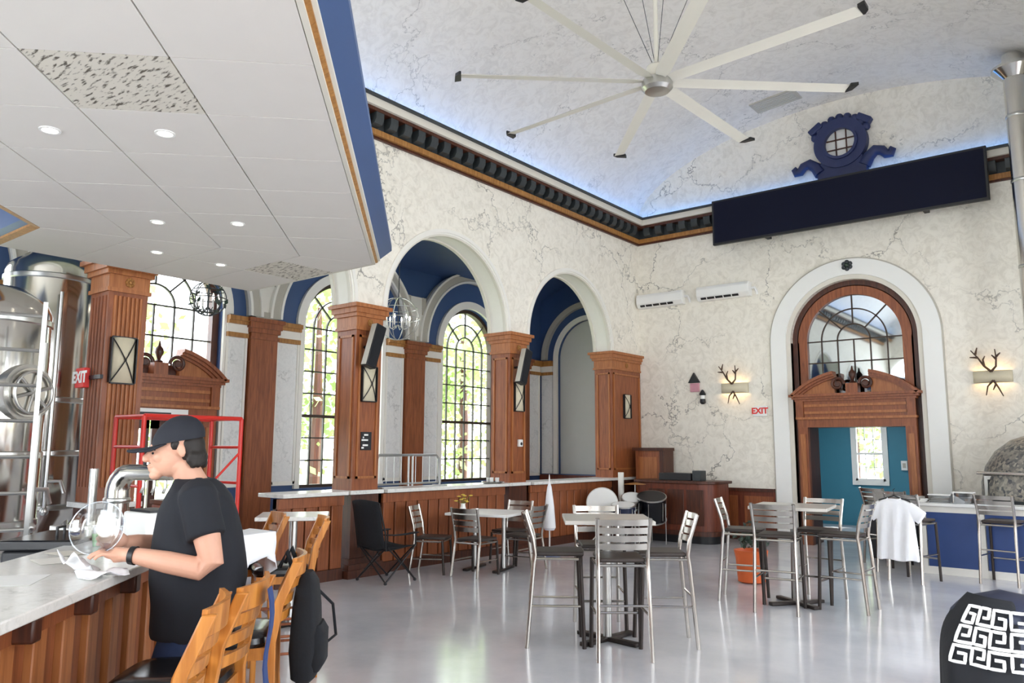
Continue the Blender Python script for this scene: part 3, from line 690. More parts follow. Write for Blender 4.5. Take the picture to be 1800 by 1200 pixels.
# body behind the tiles and the stepped edge
def ring(dz_list, name, mat, inner=False):
    """band swept along the outer (or inner) edge: list of (outward offset, z)"""
    q = MB(); rows = []
    for off, z in dz_list:
        if not inner:
            d = D_OUT + off; y = Y_OUT + off; rows.append([de(d, 0.2, z), (d / SQ - y, y, z), (X_END, y, z)])
        else:
            d = D_IN - off; y = Y_IN - off; rows.append([de(d, 0.2, z), (d / SQ - y, y, z), (X_END, y, z)])
    n = len(rows); 
    V = [p for R in rows for p in R]; Fc = []
    for i in range(n):
        j = (i + 1) % n
        for k in range(2): Fc.append((3*i+k, 3*i+k+1, 3*j+k+1, 3*j+k))
    Fc += [tuple(3*i for i in range(n)), tuple(3*i+2 for i in range(n))[::-1]]
    q.add(V, Fc); return q.build(name, mat, cn, smooth=0)
ring([(0.0, ZC), (0.028, ZC), (0.028, ZC + 0.03), (0.0, ZC + 0.03)], 'edge_strip', 'cream_trim')
ring([(0.028, ZC + 0.012), (0.050, ZC + 0.022), (0.050, ZC + 0.06), (0.0, ZC + 0.06)], 'edge_strip', 'gold_trim')
ring([(0.050, ZC + 0.034), (0.070, ZC + 0.040), (0.070, ZC + 0.09), (0.0, ZC + 0.09)], 'edge_strip', 'cream_trim')
ring([(0.068, ZC + 0.055), (0.175, ZC + 0.155), (0.175, ZC + 0.20), (0.0, ZC + 0.20)], 'fascia', 'navy')
ring([(0.0, ZC), (0.06, ZC + 0.01), (0.06, ZC + 0.07), (0.0, ZC + 0.07)], 'inner_edge_strip', 'gold_trim', True)
ring([(0.06, ZC + 0.03), (0.12, ZC + 0.05), (0.12, ZC + 0.5), (0.0, ZC + 0.5)], 'inner_fascia', 'navy', True)
q = MB(); o_ = [de(D_OUT, 0.2, 0)[:2], corner(0), (X_END, Y_OUT), (X_END, Y_IN), corner(4), de(D_IN, 0.2, 0)[:2]]
for a, b_, c_, d_ in ((0, 1, 4, 5), (1, 2, 3, 4)): q.prism([o_[a], o_[b_], o_[c_], o_[d_]], 'z', ZC + TH + 0.004, ZC + 0.18)
q.build('body', 'grey_rib', cn, smooth=0)
q = MB(); q.prism([de(D_IN, 0.2, 0)[:2], corner(4), (X_END, Y_IN), (X_END, 0.0)], 'z', ZC + 0.5, ZC + 0.54); q.build('recess_panel', 'navy', cn, smooth=0)
for d, e in ((-1.757, 3.643), (-1.239, 3.62), (-1.765, 5.132), (-1.253, 5.107), (-2.04, 5.96), (-1.665, 6.315)):
    d, e = d * 1.193, e * 1.193; c = de(d, e, ZC)
    r_ = MB().lathe([(0.055, 0.0), (0.055, -0.006), (0.042, -0.006), (0.040, 0.004)], c, 20).build('downlight', 'white_plastic', cn)
    MB().lathe([(0.038, -0.001), (0.002, -0.003)], c, 16).build('lens', 'downlight', r_)
for d, e in ((-0.9, 1.5), (-2.7, 1.5), (-2.7, 5.0)):
    c = de(d, e, 0); MB().cyl((c[0], c[1], ZC + 0.15), (c[0], c[1], 6.46 + 1.56 * max(0.05, 1 - ((c[0] - XC) / HW) ** 2) ** 0.54 - 0.01), 0.012, 8).build('hanger_rod', 'steel', cn)
# ================================================================== bar counter
D_F, D_B = -1.39, -2.12; ZT = 1.07; YF, YBK = 3.20, 2.45
bar = thing('bar_counter', 'long bar with white marble top and vertical wooden boards', 'bar', de(-1.75, 3.5, 0))
K = (D_F / SQ - YF, YF); K2 = (D_B / SQ - YBK, YBK); XE = -6.35
q = MB(); q.prism([de(D_F, 0.9, 0)[:2], K, K2, de(D_B, 0.9, 0)[:2]], 'z', ZT - 0.045, ZT); q.build('countertop', 'marble_top', bar, bevel=0.006)
q = MB(); q.prism([K, (XE, YF), (XE, YBK), K2], 'z', ZT - 0.045, ZT); q.build('countertop', 'marble_top', bar, bevel=0.006)
def inset(s_): d = D_F - s_; y = YF - s_; return (d / SQ - y, y)
q = MB(); i1, i2 = inset(0.18), inset(0.30)
q.prism([de(D_F - 0.18, 0.9, 0)[:2], i1, i2, de(D_F - 0.30, 0.9, 0)[:2]], 'z', 0.0, ZT - 0.045); q.prism([i1, (XE, YF - 0.18), (XE, YF - 0.30), i2], 'z', 0, ZT - 0.045); q.build('body', 'brown_dark', bar, smooth=0)
eK = (i1[1] - i1[0]) * SQ
q = MB(); j1, j2 = inset(0.10), inset(0.18)
q.prism([de(D_F - 0.10, 0.9, 0)[:2], j1, j2, de(D_F - 0.18, 0.9, 0)[:2]], 'z', 0.93, ZT - 0.045); q.prism([j1, (XE, YF - 0.10), (XE, YF - 0.18), j2], 'z', 0.93, ZT - 0.045); q.build('top_rail', 'brown', bar)
q = MB(); q.prism([de(D_F - 0.12, 0.9, 0)[:2], inset(0.12), j2, de(D_F - 0.18, 0.9, 0)[:2]], 'z', 0.0, 0.16); q.build('skirting', 'brown_dark', bar)
ax = Vector((-SQ, SQ, 0)); nx = Vector((SQ, SQ, 0)); az = Vector((0, 0, 1)); bo = None; k = 0; e = 1.0
while e < eK - 0.05:
    pr_ = 0.03 if k % 2 else 0.018
    if k < 2:
        b1 = MB().obox((0, 0, 0), ax, nx, az, 0.054, 0.022 if k == 0 else 0.034, 0.385).build('board', 'brown_light' if k else 'brown', None, keep=True, bevel=0.006); b1.parent = bar
        if k == 0: bo = [b1]
        else: bo.append(b1)
        o = b1
    else:
        o = inst(bo[k % 2], 'board', bar); m_ = o.modifiers.new('bevel', 'BEVEL'); m_.width = 0.006
    o.location = Vector(de(D_F - 0.16 + (0 if k % 2 else -0.012), e, 0.545)) - bar.location
    if k % 4 == 1: MB().obox(de(D_F - 0.07, e, 0.975), ax, nx, az, 0.035, 0.045, 0.045).build('bracket', 'brown_dark', bar, bevel=0.01)
    e += 0.128; k += 1
e = i1[0] - 0.08; k = 0
while e > XE:
    o = inst(bo[k % 2], 'board', bar); o.rotation_euler = (0, 0, PI/4); o.location = Vector((e, YF - 0.16, 0.545)) - bar.location; e -= 0.128; k += 1
# ================================================================== chairs (local: +x is the front, origin on the floor)
def metal_chair(seat_z, top_z, name='bar_stool'):
    t = thing(name, 'x', 'chair')
    w, d = 0.20, 0.19
    def post(s):
        k = top_z - seat_z
        pts = [(-d - 0.07, s*(w + 0.012), 0), (-d - 0.012, s*w, seat_z - 0.08), (-d, s*w, seat_z), (-d - 0.02, s*(w + 0.004), seat_z + 0.4*k), (-d - 0.085, s*(w + 0.012), top_z)]
        return MB().tube(pts, [0.018] * 5, 8)
    for s in (-1, 1): post(s).build('back_post', 'chair_metal', t)
    for s in (-1, 1): MB().tube([(d + 0.03, s*(w + 0.01), 0), (d, s*w, seat_z - 0.02)], 0.018, 8).build('front_leg', 'chair_dark', t)
    k = top_z - seat_z
    for i in range(4):
        f = 0.34 + 0.19 * i; z = seat_z + k * f; back = -d - (0.02 * f / 0.4 if f < 0.4 else 0.02 + 0.065 * (f - 0.4) / 0.6); h = k * 0.072
        q = MB(); V = []; n = 8
        for j in range(n + 1):
            y = -w + 2*w*j/n; x = back - 0.035 * math.sin(PI*j/n)
            V += [(x - 0.006, y, z - h), (x + 0.006, y, z - h), (x - 0.004, y, z + h), (x - 0.016, y, z + h)]
        Fc = []
        for j in range(n):
            for a in range(4): Fc.append((4*j+a, 4*j+(a+1)%4, 4*j+4+(a+1)%4, 4*j+4+a))
        Fc += [(0,1,2,3), (4*n+3, 4*n+2, 4*n+1, 4*n)]
        q.add(V, Fc).build('slat', 'chair_metal', t)
    q = MB(); q.prism([(d + 0.03, -0.19), (d + 0.045, 0), (d + 0.03, 0.19), (-d + 0.01, 0.185), (-d + 0.01, -0.185)], 'z', seat_z - 0.015, seat_z + 0.022); q.build('seat', 'seat_dark', t, bevel=0.012)
    q = MB()
    for s in (-1, 1): q.tube([(d, s*w, seat_z - 0.035), (-d - 0.005, s*w, seat_z - 0.035)], 0.0125, 8)
    q.tube([(d, -w, seat_z - 0.035), (d, w, seat_z - 0.035)], 0.0125, 8); q.tube([(-d - 0.005, -w, seat_z - 0.035), (-d - 0.005, w, seat_z - 0.035)], 0.0125, 8)
    q.build('seat_frame', 'chair_metal', t)
    zs = (0.28, 0.34) if seat_z > 0.6 else (0.2, 0.2)
    for s in (-1, 1): MB().tube([(d + 0.018, s*(w + 0.005), zs[1]), (-d - 0.045, s*(w + 0.006), zs[1])], 0.010, 8).build('stretcher', 'chair_metal', t)
    if seat_z > 0.6:
        MB().tube([(d + 0.02, -w, zs[0]), (d + 0.02, w, zs[0])], 0.011, 8).build('foot_rest', 'chair_metal', t)
        MB().tube([(-d - 0.04, -w, zs[1] + 0.08), (-d - 0.04, w, zs[1] + 0.08)], 0.010, 8).build('stretcher', 'chair_metal', t)
    return t
tall = metal_chair(0.76, 1.10); low = metal_chair(0.46, 0.88, 'dining_chair')
used = {}
def put_chair(proto, back, ang, label, group):
    """back: floor point under the middle of the backrest, ang: direction the chair faces"""
    o = proto if proto.name not in used else copy_tree(proto)
    used[proto.name] = 1
    place(o, (back[0] + 0.24*math.cos(ang), back[1] + 0.24*math.sin(ang), 0), ang); tag(o, label, 'chair', group); return o
G1 = 'ladder-back metal bar stools at the high tables'
put_chair(tall, (-4.25, 5.55), math.radians(37), 'metal ladder-back bar stool, side-on, left of square high table before drums', G1)
put_chair(tall, (-3.29, 5.53), math.radians(130), 'metal ladder-back bar stool with its back to the open floor before table', G1)
put_chair(tall, (-3.15, 6.40), math.radians(217), 'metal ladder-back bar stool, side-on, between two high tables, facing the drums', G1)
put_chair(tall, (-4.22, 6.58), math.radians(310), 'metal ladder-back bar stool on drum side of square table, facing open floor', G1)
put_chair(tall, (-3.80, 8.56), math.radians(15), 'metal ladder-back bar stool beside the orange plant pot', G1)
put_chair(tall, (-3.02, 8.06), math.radians(100), 'metal ladder-back bar stool before table near doorway, back to open floor', G1)
put_chair(tall, (-2.30, 8.80), math.radians(180), 'metal ladder-back bar stool at high table near white T-shirt, side-on', G1)
put_chair(tall, (-2.92, 9.36), math.radians(268), 'metal ladder-back bar stool behind high table, nearest the teal doorway', G1)
G2 = 'ladder-back metal bar stools at the blue-panelled counter'
put_chair(tall, (-2.45, 11.02), math.radians(75), 'metal bar stool with a white T-shirt hung over its back', G2)
put_chair(tall, (-1.50, 11.52), math.radians(80), 'metal ladder-back bar stool standing before oven at blue counter', G2)
put_chair(tall, (-2.75, 11.72), math.radians(80), 'metal ladder-back bar stool behind T-shirt stool, next to black boxes', G2)
put_chair(tall, (-3.15, 12.45), math.radians(60), 'metal ladder-back bar stool by the doorway beside black boxes', G2)
G3 = 'ladder-back metal dining chairs by the marble ledge'
put_chair(low, (-7.78, 7.62), math.radians(28), 'low metal ladder-back chair beside the black camping chair', G3)
put_chair(low, (-6.95, 7.70), math.radians(95), 'low metal ladder-back chair in front of the flowered table', G3)
put_chair(low, (-6.55, 8.75), math.radians(190), 'low metal ladder-back chair right of the flowered table', G3)
put_chair(low, (-7.35, 9.35), math.radians(275), 'low metal ladder-back chair behind the flowered table by ledge', G3)
# ------------------------------------------------------------------ tables
def table(name, c, ang, half, z, label, cat, group, legs=1, mat='table_top', round_=False):
    t = thing(name, label, cat, (0, 0, 0), group)
    if round_: q = MB(); q.lathe([(half - 0.01, z - 0.035), (half, z - 0.03), (half, z - 0.005), (half - 0.008, z)], (0, 0, 0), 40)
    else: q = MB(); q.box(-half, half, -half, half, z - 0.035, z)
    q.build('tabletop', mat, t, bevel=0.006)
    q = MB(); q.box(-0.17, 0.17, -0.17, 0.17, z - 0.05, z - 0.036); q.build('mounting_plate', 'chair_dark', t)
    if legs == 1: MB().cyl((0, 0, 0.03), (0, 0, z - 0.05), 0.038, 20).build('column', 'steel', t)
    else:
        for s in (-1, 1): MB().cyl((s*0.22, 0, 0.03), (s*0.22, 0, z - 0.05), 0.03, 16).build('column', 'steel', t)
    for a in range(2 if legs == 1 else 3):
        if legs == 1:
            u = Vector((math.cos(PI/4 + a*PI/2), math.sin(PI/4 + a*PI/2), 0)); v_ = Vector((-u.y, u.x, 0)); MB().obox((0, 0, 0.02), u, v_, az, 0.33, 0.035, 0.018).build('foot', 'chair_dark', t, bevel=0.008)
        elif a < 2:
            s = -1 if a == 0 else 1; MB().box(s*0.22 - 0.035, s*0.22 + 0.035, -0.3, 0.3, 0.002, 0.035).build('foot', 'chair_dark', t, bevel=0.008)
    return place(t, c, ang)
table('high_table', (-3.76, 6.03, 0), math.radians(37), 0.38, 1.05, 'square grey high table ringed by four bar stools, before drums', 'table', 'high tables')
table('high_table', (-3.04, 8.72, 0), math.radians(10), 0.40, 1.05, 'square grey high table ringed by bar stools, by teal doorway', 'table', 'high tables')
t3 = at_z(815, 893, 0.80)
table('dining_table', (-7.15, 8.42, 0), math.radians(15), 0.46, 0.78, 'pale low table with yellow flowers before the barrier ledge', 'table', None, legs=2, mat='white_plastic')
for (x, y) in ((-6.35, 4.6),):
    table('marble_table', (x, y, 0), math.radians(50), 0.32, 1.02, 'small white marble high table beyond the bar corner', 'table', None, mat='marble_top')
# flowers on the low table
fl = thing('flower_vase', 'small vase of yellow flowers on the pale low table', 'flowers', (-7.43, 8.18, 0.781))
MB().lathe([(0.03, 0), (0.045, 0.03), (0.03, 0.09), (0.035, 0.11)], (-7.43, 8.18, 0.781), 14).build('vase', 'white_plastic', fl)
plain('flower_yellow', '#E3C64A', 0.6, var=0.15); plain('leaf_green', '#5E7A35', 0.6, var=0.2)
for k in range(9):
    a = k * 2.4; r_ = 0.02 + 0.012 * k; p = (-7.43 + r_*math.cos(a), 8.18 + r_*math.sin(a), 0.96 + 0.05*math.sin(k*1.7))
    MB().tube([(-7.43, 8.18, 0.88), p], 0.003, 5).build('stem', 'leaf_green', fl)
    q = MB()
    for j in range(5): q.sphere((p[0] + 0.018*math.cos(j*1.257), p[1] + 0.018*math.sin(j*1.257), p[2]), 0.014, 6, 0.5)
    q.sphere(p, 0.012, 6); q.build('blossom', 'flower_yellow', fl)
# ------------------------------------------------------------------ wooden bar stools
def wood_stool():
    t = thing('wooden_bar_stool', 'x', 'stool'); sz, tz = 0.74, 1.11; w, d = 0.205, 0.19
    for s in (-1, 1):
        q = MB(); V = []
        for x, z in ((-d - 0.05, 0), (-d - 0.005, 0.5), (-d, sz), (-d - 0.03, sz + 0.18), (-d - 0.11, tz)):
            V += [(x - 0.024, s*w - 0.017, z), (x + 0.024, s*w - 0.017, z), (x + 0.024, s*w + 0.017, z), (x - 0.024, s*w + 0.017, z)]
        Fc = [(0,1,2,3), (19,18,17,16)]
        for j in range(4):
            for a in range(4): Fc.append((4*j+a, 4*j+(a+1)%4, 4*j+4+(a+1)%4, 4*j+4+a))
        q.add(V, Fc).build('back_post', 'oak', t, bevel=0.006)
        MB().obox((d - 0.005, s*(w - 0.005), sz/2 - 0.02), Vector((1,0,0)), Vector((0,1,0)), az, 0.02, 0.018, sz/2 - 0.02).build('front_leg', 'oak', t, bevel=0.006)
    for i, (f, h) in enumerate(((0.30, 0.022), (0.50, 0.022), (0.70, 0.022), (0.92, 0.045))):
        z = sz + (tz - sz) * f; x0 = -d - (0.03 * (z - sz) / 0.18 if z < sz + 0.18 else 0.03 + 0.08 * (z - sz - 0.18) / 0.22); V = []; n = 8
        for j in range(n + 1):
            y = -w + 2*w*j/n; x = x0 - 0.045 * math.sin(PI*j/n)
            V += [(x - 0.009, y, z - h), (x + 0.009, y, z - h), (x + 0.003, y, z + h), (x - 0.015, y, z + h)]
        Fc = [(0,1,2,3), (4*n+3, 4*n+2, 4*n+1, 4*n)]
        for j in range(n):
            for a in range(4): Fc.append((4*j+a, 4*j+(a+1)%4, 4*j+4+(a+1)%4, 4*j+4+a))
        MB().add(V, Fc).build('top_rail' if i == 3 else 'slat', 'oak', t)
    MB().box(-d, d, -w + 0.01, w - 0.01, sz - 0.075, sz - 0.02).build('apron', 'oak', t)
    q = MB(); rings = []
    for sc, z in ((0.96, sz - 0.02), (1.02, sz), (1.0, sz + 0.025), (0.9, sz + 0.042), (0.6, sz + 0.05)):
        R = []
        for k in range(28):
            a = 2*PI*k/28; cx_, cy_ = math.cos(a), math.sin(a); R.append(((abs(cx_)**0.5)*math.copysign(0.205, cx_)*sc + 0.01, (abs(cy_)**0.5)*math.copysign(0.215, cy_)*sc, z))
        rings.append(R)
    q.loft(rings).build('seat', 'black_gloss', t)
    for z, k in ((0.18, 0), (0.30, 0), (0.42, 0)):
        for s in (-1, 1): MB().tube([(d, s*w, z), (-d - 0.02, s*w, z)], 0.010, 8).build('stretcher', 'brown', t)
    MB().tube([(d, -w, 0.25), (d, w, 0.25)], 0.012, 8).build('foot_rest', 'brown', t)
    MB().tube([(-d - 0.02, -w, 0.36), (-d - 0.02, w, 0.36)], 0.010, 8).build('stretcher', 'brown', t)
    return t
ws = wood_stool(); used2 = []
def put_stool(c, ang, label):
    o = ws if not used2 else copy_tree(ws); used2.append(1); place(o, (c[0], c[1], 0), ang); tag(o, label, 'stool', 'oak bar stools along the bar'); return o
A225 = math.radians(225)
put_stool((-2.76, 1.33), A225 + 0.12, 'oak bar stool with black seat, standing foremost along the bar')
put_stool((-3.04, 1.68), A225 - 0.05, 'oak bar stool with blue strap on its back beside the man')
put_stool((-3.535, 2.235), math.radians(232), 'oak bar stool the person leans against, backpack hung behind it')
put_stool((-5.12, 3.62), A225 + 0.25, 'oak bar stool standing alone past the bar corner')
put_stool((-5.62, 3.58), math.radians(250), 'oak bar stool on the short side of bar near marble table')
# ================================================================== lettering helper
def text_mesh(body, size, name, mat, parent, loc, rot, extrude=0.002):
    cu = bpy.data.curves.new(name, 'FONT'); cu.body = body; cu.size = size; cu.align_x = 'CENTER'; cu.align_y = 'CENTER'; cu.extrude = extrude; cu.offset = size*0.035
    tmp = bpy.data.objects.new(name + '_tmp', cu); COL.objects.link(tmp); dg = bpy.context.evaluated_depsgraph_get()
    me = bpy.data.meshes.new_from_object(tmp.evaluated_get(dg)); bpy.data.objects.remove(tmp); bpy.data.curves.remove(cu)
    me.materials.clear(); me.materials.append(MATS[mat]); o = bpy.data.objects.new(name, me); COL.objects.link(o); o.parent = parent; o.location = loc; o.rotation_euler = rot; return o
V3 = Vector; AX, AY, AZ = V3((1, 0, 0)), V3((0, 1, 0)), V3((0, 0, 1))
# ================================================================== ceiling fan
FZ = 6.10; fk = (FZ - EYE) / 4.35; FC = V3((-4.17 * fk, 7.94 * fk, FZ)); FR = 2.36 * fk
zv = 6.46 + 1.56 * (1 - ((FC.x - XC) / HW) ** 2) ** 0.54
fan = thing('ceiling_fan', 'large white eight-bladed ceiling fan hanging from the vault', 'fan', (FC.x, FC.y, FZ - 0.15))
plain('fan_white', '#E4E0D4', 0.35, var=0.02)
MB().lathe([(0.02, -0.13), (0.15, -0.12), (0.19, -0.08), (0.19, -0.02), (0.17, 0.03), (0.06, 0.05)], FC, 24).build('hub', 'steel', fan)
MB().lathe([(0.11, 0.05), (0.13, 0.08), (0.13, 0.19), (0.10, 0.22), (0.05, 0.23)], FC, 20).build('motor', 'fan_white', fan)
MB().cyl(FC + AZ*0.22, (FC.x, FC.y, zv + 0.02), 0.028, 14).build('rod', 'fan_white', fan)
MB().lathe([(0.12, 0), (0.12, -0.03), (0.05, -0.06), (0.03, -0.06)], (FC.x, FC.y, zv), 20).build('ceiling_plate', 'fan_white', fan)
bl = None
for k in range(8):
    a = math.radians(44.0 - 45.4 * 0 + 45 * k - 2)
    if bl is None:
        q = MB(); rings = []
        for x, w in ((0.17, 0.055), (0.30, 0.085), (FR - 0.02, 0.075)):
            rings.append([(x, -w, 0.018), (x, -w*0.3, 0.030), (x, w*0.5, 0.012), (x, w, -0.018), (x, w*0.5, -0.004), (x, -w*0.4, 0.008)])
        bl = q.loft(rings).build('blade', 'fan_white', None, keep=True); bl.parent = fan; b_ = bl
        q = MB(); q.prism([(FR - 0.02, -0.10), (FR + 0.06, -0.13), (FR + 0.05, 0.02), (FR, 0.085), (FR - 0.02, 0.08)], 'z', -0.012, 0.026); tip = q.build('winglet', 'black', None, keep=True); tip.parent = b_
    else:
        b_ = inst(bl, 'blade', fan); t_ = inst(tip, 'winglet', b_)
    b_.location = (0, 0, 0.15); b_.rotation_euler = (0, 0, a)
for k in range(4):
    a = PI/4 + k*PI/2; p1 = V3((FC.x + 0.75*math.cos(a), FC.y + 0.75*math.sin(a), 0)); p1.z = 6.46 + 1.56 * (1 - ((p1.x - XC) / HW) ** 2) ** 0.54 + 0.01
    MB().tube([FC + AZ*0.24 + V3((0.05*math.cos(a), 0.05*math.sin(a), 0)), p1], 0.004, 5).build('guy_wire', 'bronze_dark', fan)
vent = thing('ceiling_vent', 'grey rectangular vent in the vault above the blue ornament', 'vent', (-4.7, 13.55, 7.9))
def vz(x): return 6.46 + 1.56 * (1 - ((x - XC) / HW) ** 2) ** 0.54
q = MB(); q.add([(-5.12, 13.3, vz(-5.12)-.02), (-4.3, 13.3, vz(-4.3)-.02), (-4.3, 13.75, vz(-4.3)-.02), (-5.12, 13.75, vz(-5.12)-.02), (-5.12, 13.3, vz(-5.12)+.02), (-4.3, 13.3, vz(-4.3)+.02), (-4.3, 13.75, vz(-4.3)+.02), (-5.12, 13.75, vz(-5.12)+.02)], [(0,1,2,3),(4,5,6,7),(0,1,5,4),(1,2,6,5),(2,3,7,6),(3,0,4,7)]); q.build('frame', 'grey_rib', vent)
for i in range(6):
    y = 13.36 + i*0.066; MB().add([(-5.06, y, vz(-5.06)-.03), (-4.36, y, vz(-4.36)-.03), (-4.36, y+.03, vz(-4.36)-.022), (-5.06, y+.03, vz(-5.06)-.022), (-5.06, y, vz(-5.06)-.02), (-4.36, y, vz(-4.36)-.02), (-4.36, y+.03, vz(-4.36)-.018), (-5.06, y+.03, vz(-5.06)-.018)], [(0,1,2,3),(4,5,6,7),(0,1,5,4),(1,2,6,5),(2,3,7,6),(3,0,4,7)]).build('louvre', 'grey_blank', vent)
# ================================================================== back wall fittings
t = thing('wide_screen', 'long black screen mounted across the cornice below the blue ornament', 'screen', (-3.84, 13.85, 5.55))
MB().box(-6.14, -1.53, 13.82, 13.90, 5.55, 6.43).build('casing', 'black', t, bevel=0.01)
MB().box(-6.10, -1.57, 13.815, 13.82, 5.59, 6.39).build('display', 'screen_black', t)
for x in (-5.2, -2.5): MB().box(x - 0.04, x + 0.04, 13.90, YB - 0.001, 5.62, 5.90).build('wall_bracket', 'black', t)
# blue ornament around an oculus
OX, OZ = -3.80, 7.15
t = thing('oculus_ornament', 'ornate blue scrolled frame around a small round window above the screen', 'ornament', (OX, YB - 0.08, 6.4))
MB().sector(OX, OZ, 0.28, 0.46, 0, 2*PI, YB - 0.16, YB, 40).build('ring', 'ornament_blue', t)
MB().sector(OX, OZ, 0.26, 0.31, 0, 2*PI, YB - 0.20, YB - 0.1, 40).build('ring_bead', 'ornament_blue', t)
q = MB(); q.prism([(OX - 0.42, 6.44), (OX + 0.42, 6.44), (OX + 0.44, 6.70), (OX + 0.36, 6.86), (OX - 0.36, 6.86), (OX - 0.44, 6.70)], 'y', YB - 0.13, YB); q.build('base_block', 'ornament_blue', t, bevel=0.02)
for k in range(9):
    a = math.radians(25 + 130 * k / 8); MB().sphere((OX + 0.49*math.cos(a), YB - 0.09, OZ + 0.49*math.sin(a)), 0.075, 10).build('crest_boss', 'ornament_blue', t)
for s in (-1, 1):
    MB().obox((OX + s*0.42, YB - 0.09, OZ + 0.36), V3((math.cos(s*-0.6), 0, math.sin(s*-0.6))), AY, V3((-math.sin(s*-0.6), 0, math.cos(s*-0.6))), 0.13, 0.08, 0.06).build('crest_ear', 'ornament_blue', t, bevel=0.02)
    pts = [(OX + s*x, YB - 0.08, z) for x, z in ((0.38, 6.66), (0.46, 6.80), (0.57, 6.89), (0.68, 6.86), (0.75, 6.77), (0.82, 6.76), (0.85, 6.83), (0.80, 6.87))]
    MB().tube(pts, [0.11, 0.10, 0.095, 0.085, 0.075, 0.065, 0.055, 0.04], 18).build('scroll_wing', 'ornament_blue', t)
MB().cyl((OX, YB - 0.05, OZ), (OX, YB - 0.01, OZ), 0.28, 32).build('pane', 'white_plastic', t)  # opaque disc, daylight behind the glass painted as its pale colour
q = MB()
for o_ in (-0.09, 0.09):
    h = math.sqrt(0.27**2 - o_**2); q.box(OX + o_ - 0.01, OX + o_ + 0.01, YB - 0.075, YB - 0.05, OZ - h, OZ + h); q.box(OX - h, OX + h, YB - 0.075, YB - 0.05, OZ + o_ - 0.01, OZ + o_ + 0.01)
q.build('glazing_bars', 'brown_dark', t)
# rosette on the door arch
t = thing('arch_rosette', 'dark green rosette at the crown of the white door arch', 'ornament', (-3.82, YB - 0.06, 4.83))
for k in range(6):
    a = k*PI/3 + PI/6; MB().sphere((-3.82 + 0.06*math.cos(a), YB - 0.055, 4.90 + 0.06*math.sin(a)), 0.042, 10, 1).build('petal', 'bronze_dark', t)
plain('dark_green', '#2F4034', 0.5); MB().sphere((-3.82, YB - 0.07, 4.90), 0.04, 12).build('centre', 'dark_green', t)
# air conditioners
for (x0, x1), lab in (((-8.00, -6.97), 'white wall air conditioner nearest the corner of the room'), ((-6.65, -5.58), 'white wall air conditioner nearer the door arch')):
    t = thing('air_conditioner', lab, 'air conditioner', ((x0 + x1)/2, YB - 0.1, 4.56), 'air conditioners on the back wall')
    q = MB(); q.prism([(YB, 4.56), (YB, 4.84), (YB - 0.17, 4.84), (YB - 0.21, 4.78), (YB - 0.20, 4.64), (YB - 0.13, 4.56)], 'x', x0, x1); q.build('housing', 'white_plastic', t, bevel=0.012)
    MB().obox(((x0 + x1)/2 - 0.06, YB - 0.172, 4.598), AX, V3((0, -0.66, 0.75)), V3((0, 0.75, 0.66)), (x1 - x0)*0.36, 0.022, 0.006).build('air_slot', 'black', t)
    for k in range(4):
        MB().obox((x0 + (x1 - x0)*(0.2 + 0.16*k), YB - 0.178, 4.598), AX, V3((0, -0.66, 0.75)), V3((0, 0.75, 0.66)), 0.008, 0.022, 0.008).build('vane', 'white_plastic', t)
    MB().tube([(x1, YB - 0.05, 4.72), (x1 + 0.07, YB - 0.05, 4.72), (x1 + 0.09, YB - 0.03, 4.66), (x1 + 0.09, YB + 0.01, 4.6)], 0.025, 8).build('pipe_cover', 'white_plastic', t)
# antler wall lamps
plain('antler', '#4A3526', 0.6, var=0.2, scale=20)
plain('lamp_shade', '#D9CFB4', 0.7, var=0.03)
for cx, cz, lab in ((-5.99, 2.82, 'antler wall lamp with cream shade beside the exit sign'), (-1.74, 2.81, 'antler wall lamp with cream shade above the pizza oven')):
    t = thing('antler_lamp', lab, 'lamp', (cx, YB - 0.06, cz - 0.1), 'antler lamps on the back wall'); w = 0.27; q = MB(); R = []
    for z in (-0.09, 0.09): R.append([(cx + w*math.cos(PI*k/12), YB - 0.13*math.sin(PI*k/12) - 0.005, cz + z) for k in range(13)])
    q.loft(R, cap=False); so = q.build('shade', 'lamp_shade', t); sm = so.modifiers.new('thick', 'SOLIDIFY'); sm.thickness = 0.006
    MB().box(cx - 0.2, cx + 0.2, YB - 0.07, YB - 0.03, cz - 0.03, cz + 0.03).build('bulb', 'lamp_warm', t)
    MB().box(cx - 0.06, cx + 0.06, YB - 0.03, YB, cz - 0.05, cz + 0.05).build('wall_plate', 'bronze_dark', t)
    def an(pts, r): return MB().tube([(cx + a, YB - 0.15 + 0.03*abs(a), cz + b) for a, b in pts], [r * (1 - 0.6*i/(len(pts)-1)) for i in range(len(pts))], 7)
    for pts in ([(0, 0.07), (-0.09, 0.16), (-0.17, 0.30), (-0.26, 0.42)], [(-0.09, 0.16), (-0.10, 0.26), (-0.07, 0.32)], [(-0.17, 0.30), (-0.28, 0.31)], [(-0.20, 0.35), (-0.17, 0.46)],
                [(0, 0.07), (0.07, 0.15), (0.08, 0.28), (0.07, 0.42)], [(0.08, 0.26), (0.02, 0.33)], [(0.08, 0.30), (0.14, 0.36)]): an(pts, 0.02).build('antler_up', 'antler', t)
    for pts in ([(0.02, -0.07), (-0.06, -0.16), (-0.09, -0.30)], [(0.02, -0.07), (0.08, -0.18), (0.14, -0.32)], [(0.05, -0.13), (0.01, -0.22)]): an(pts, 0.018).build('antler_down', 'antler', t)
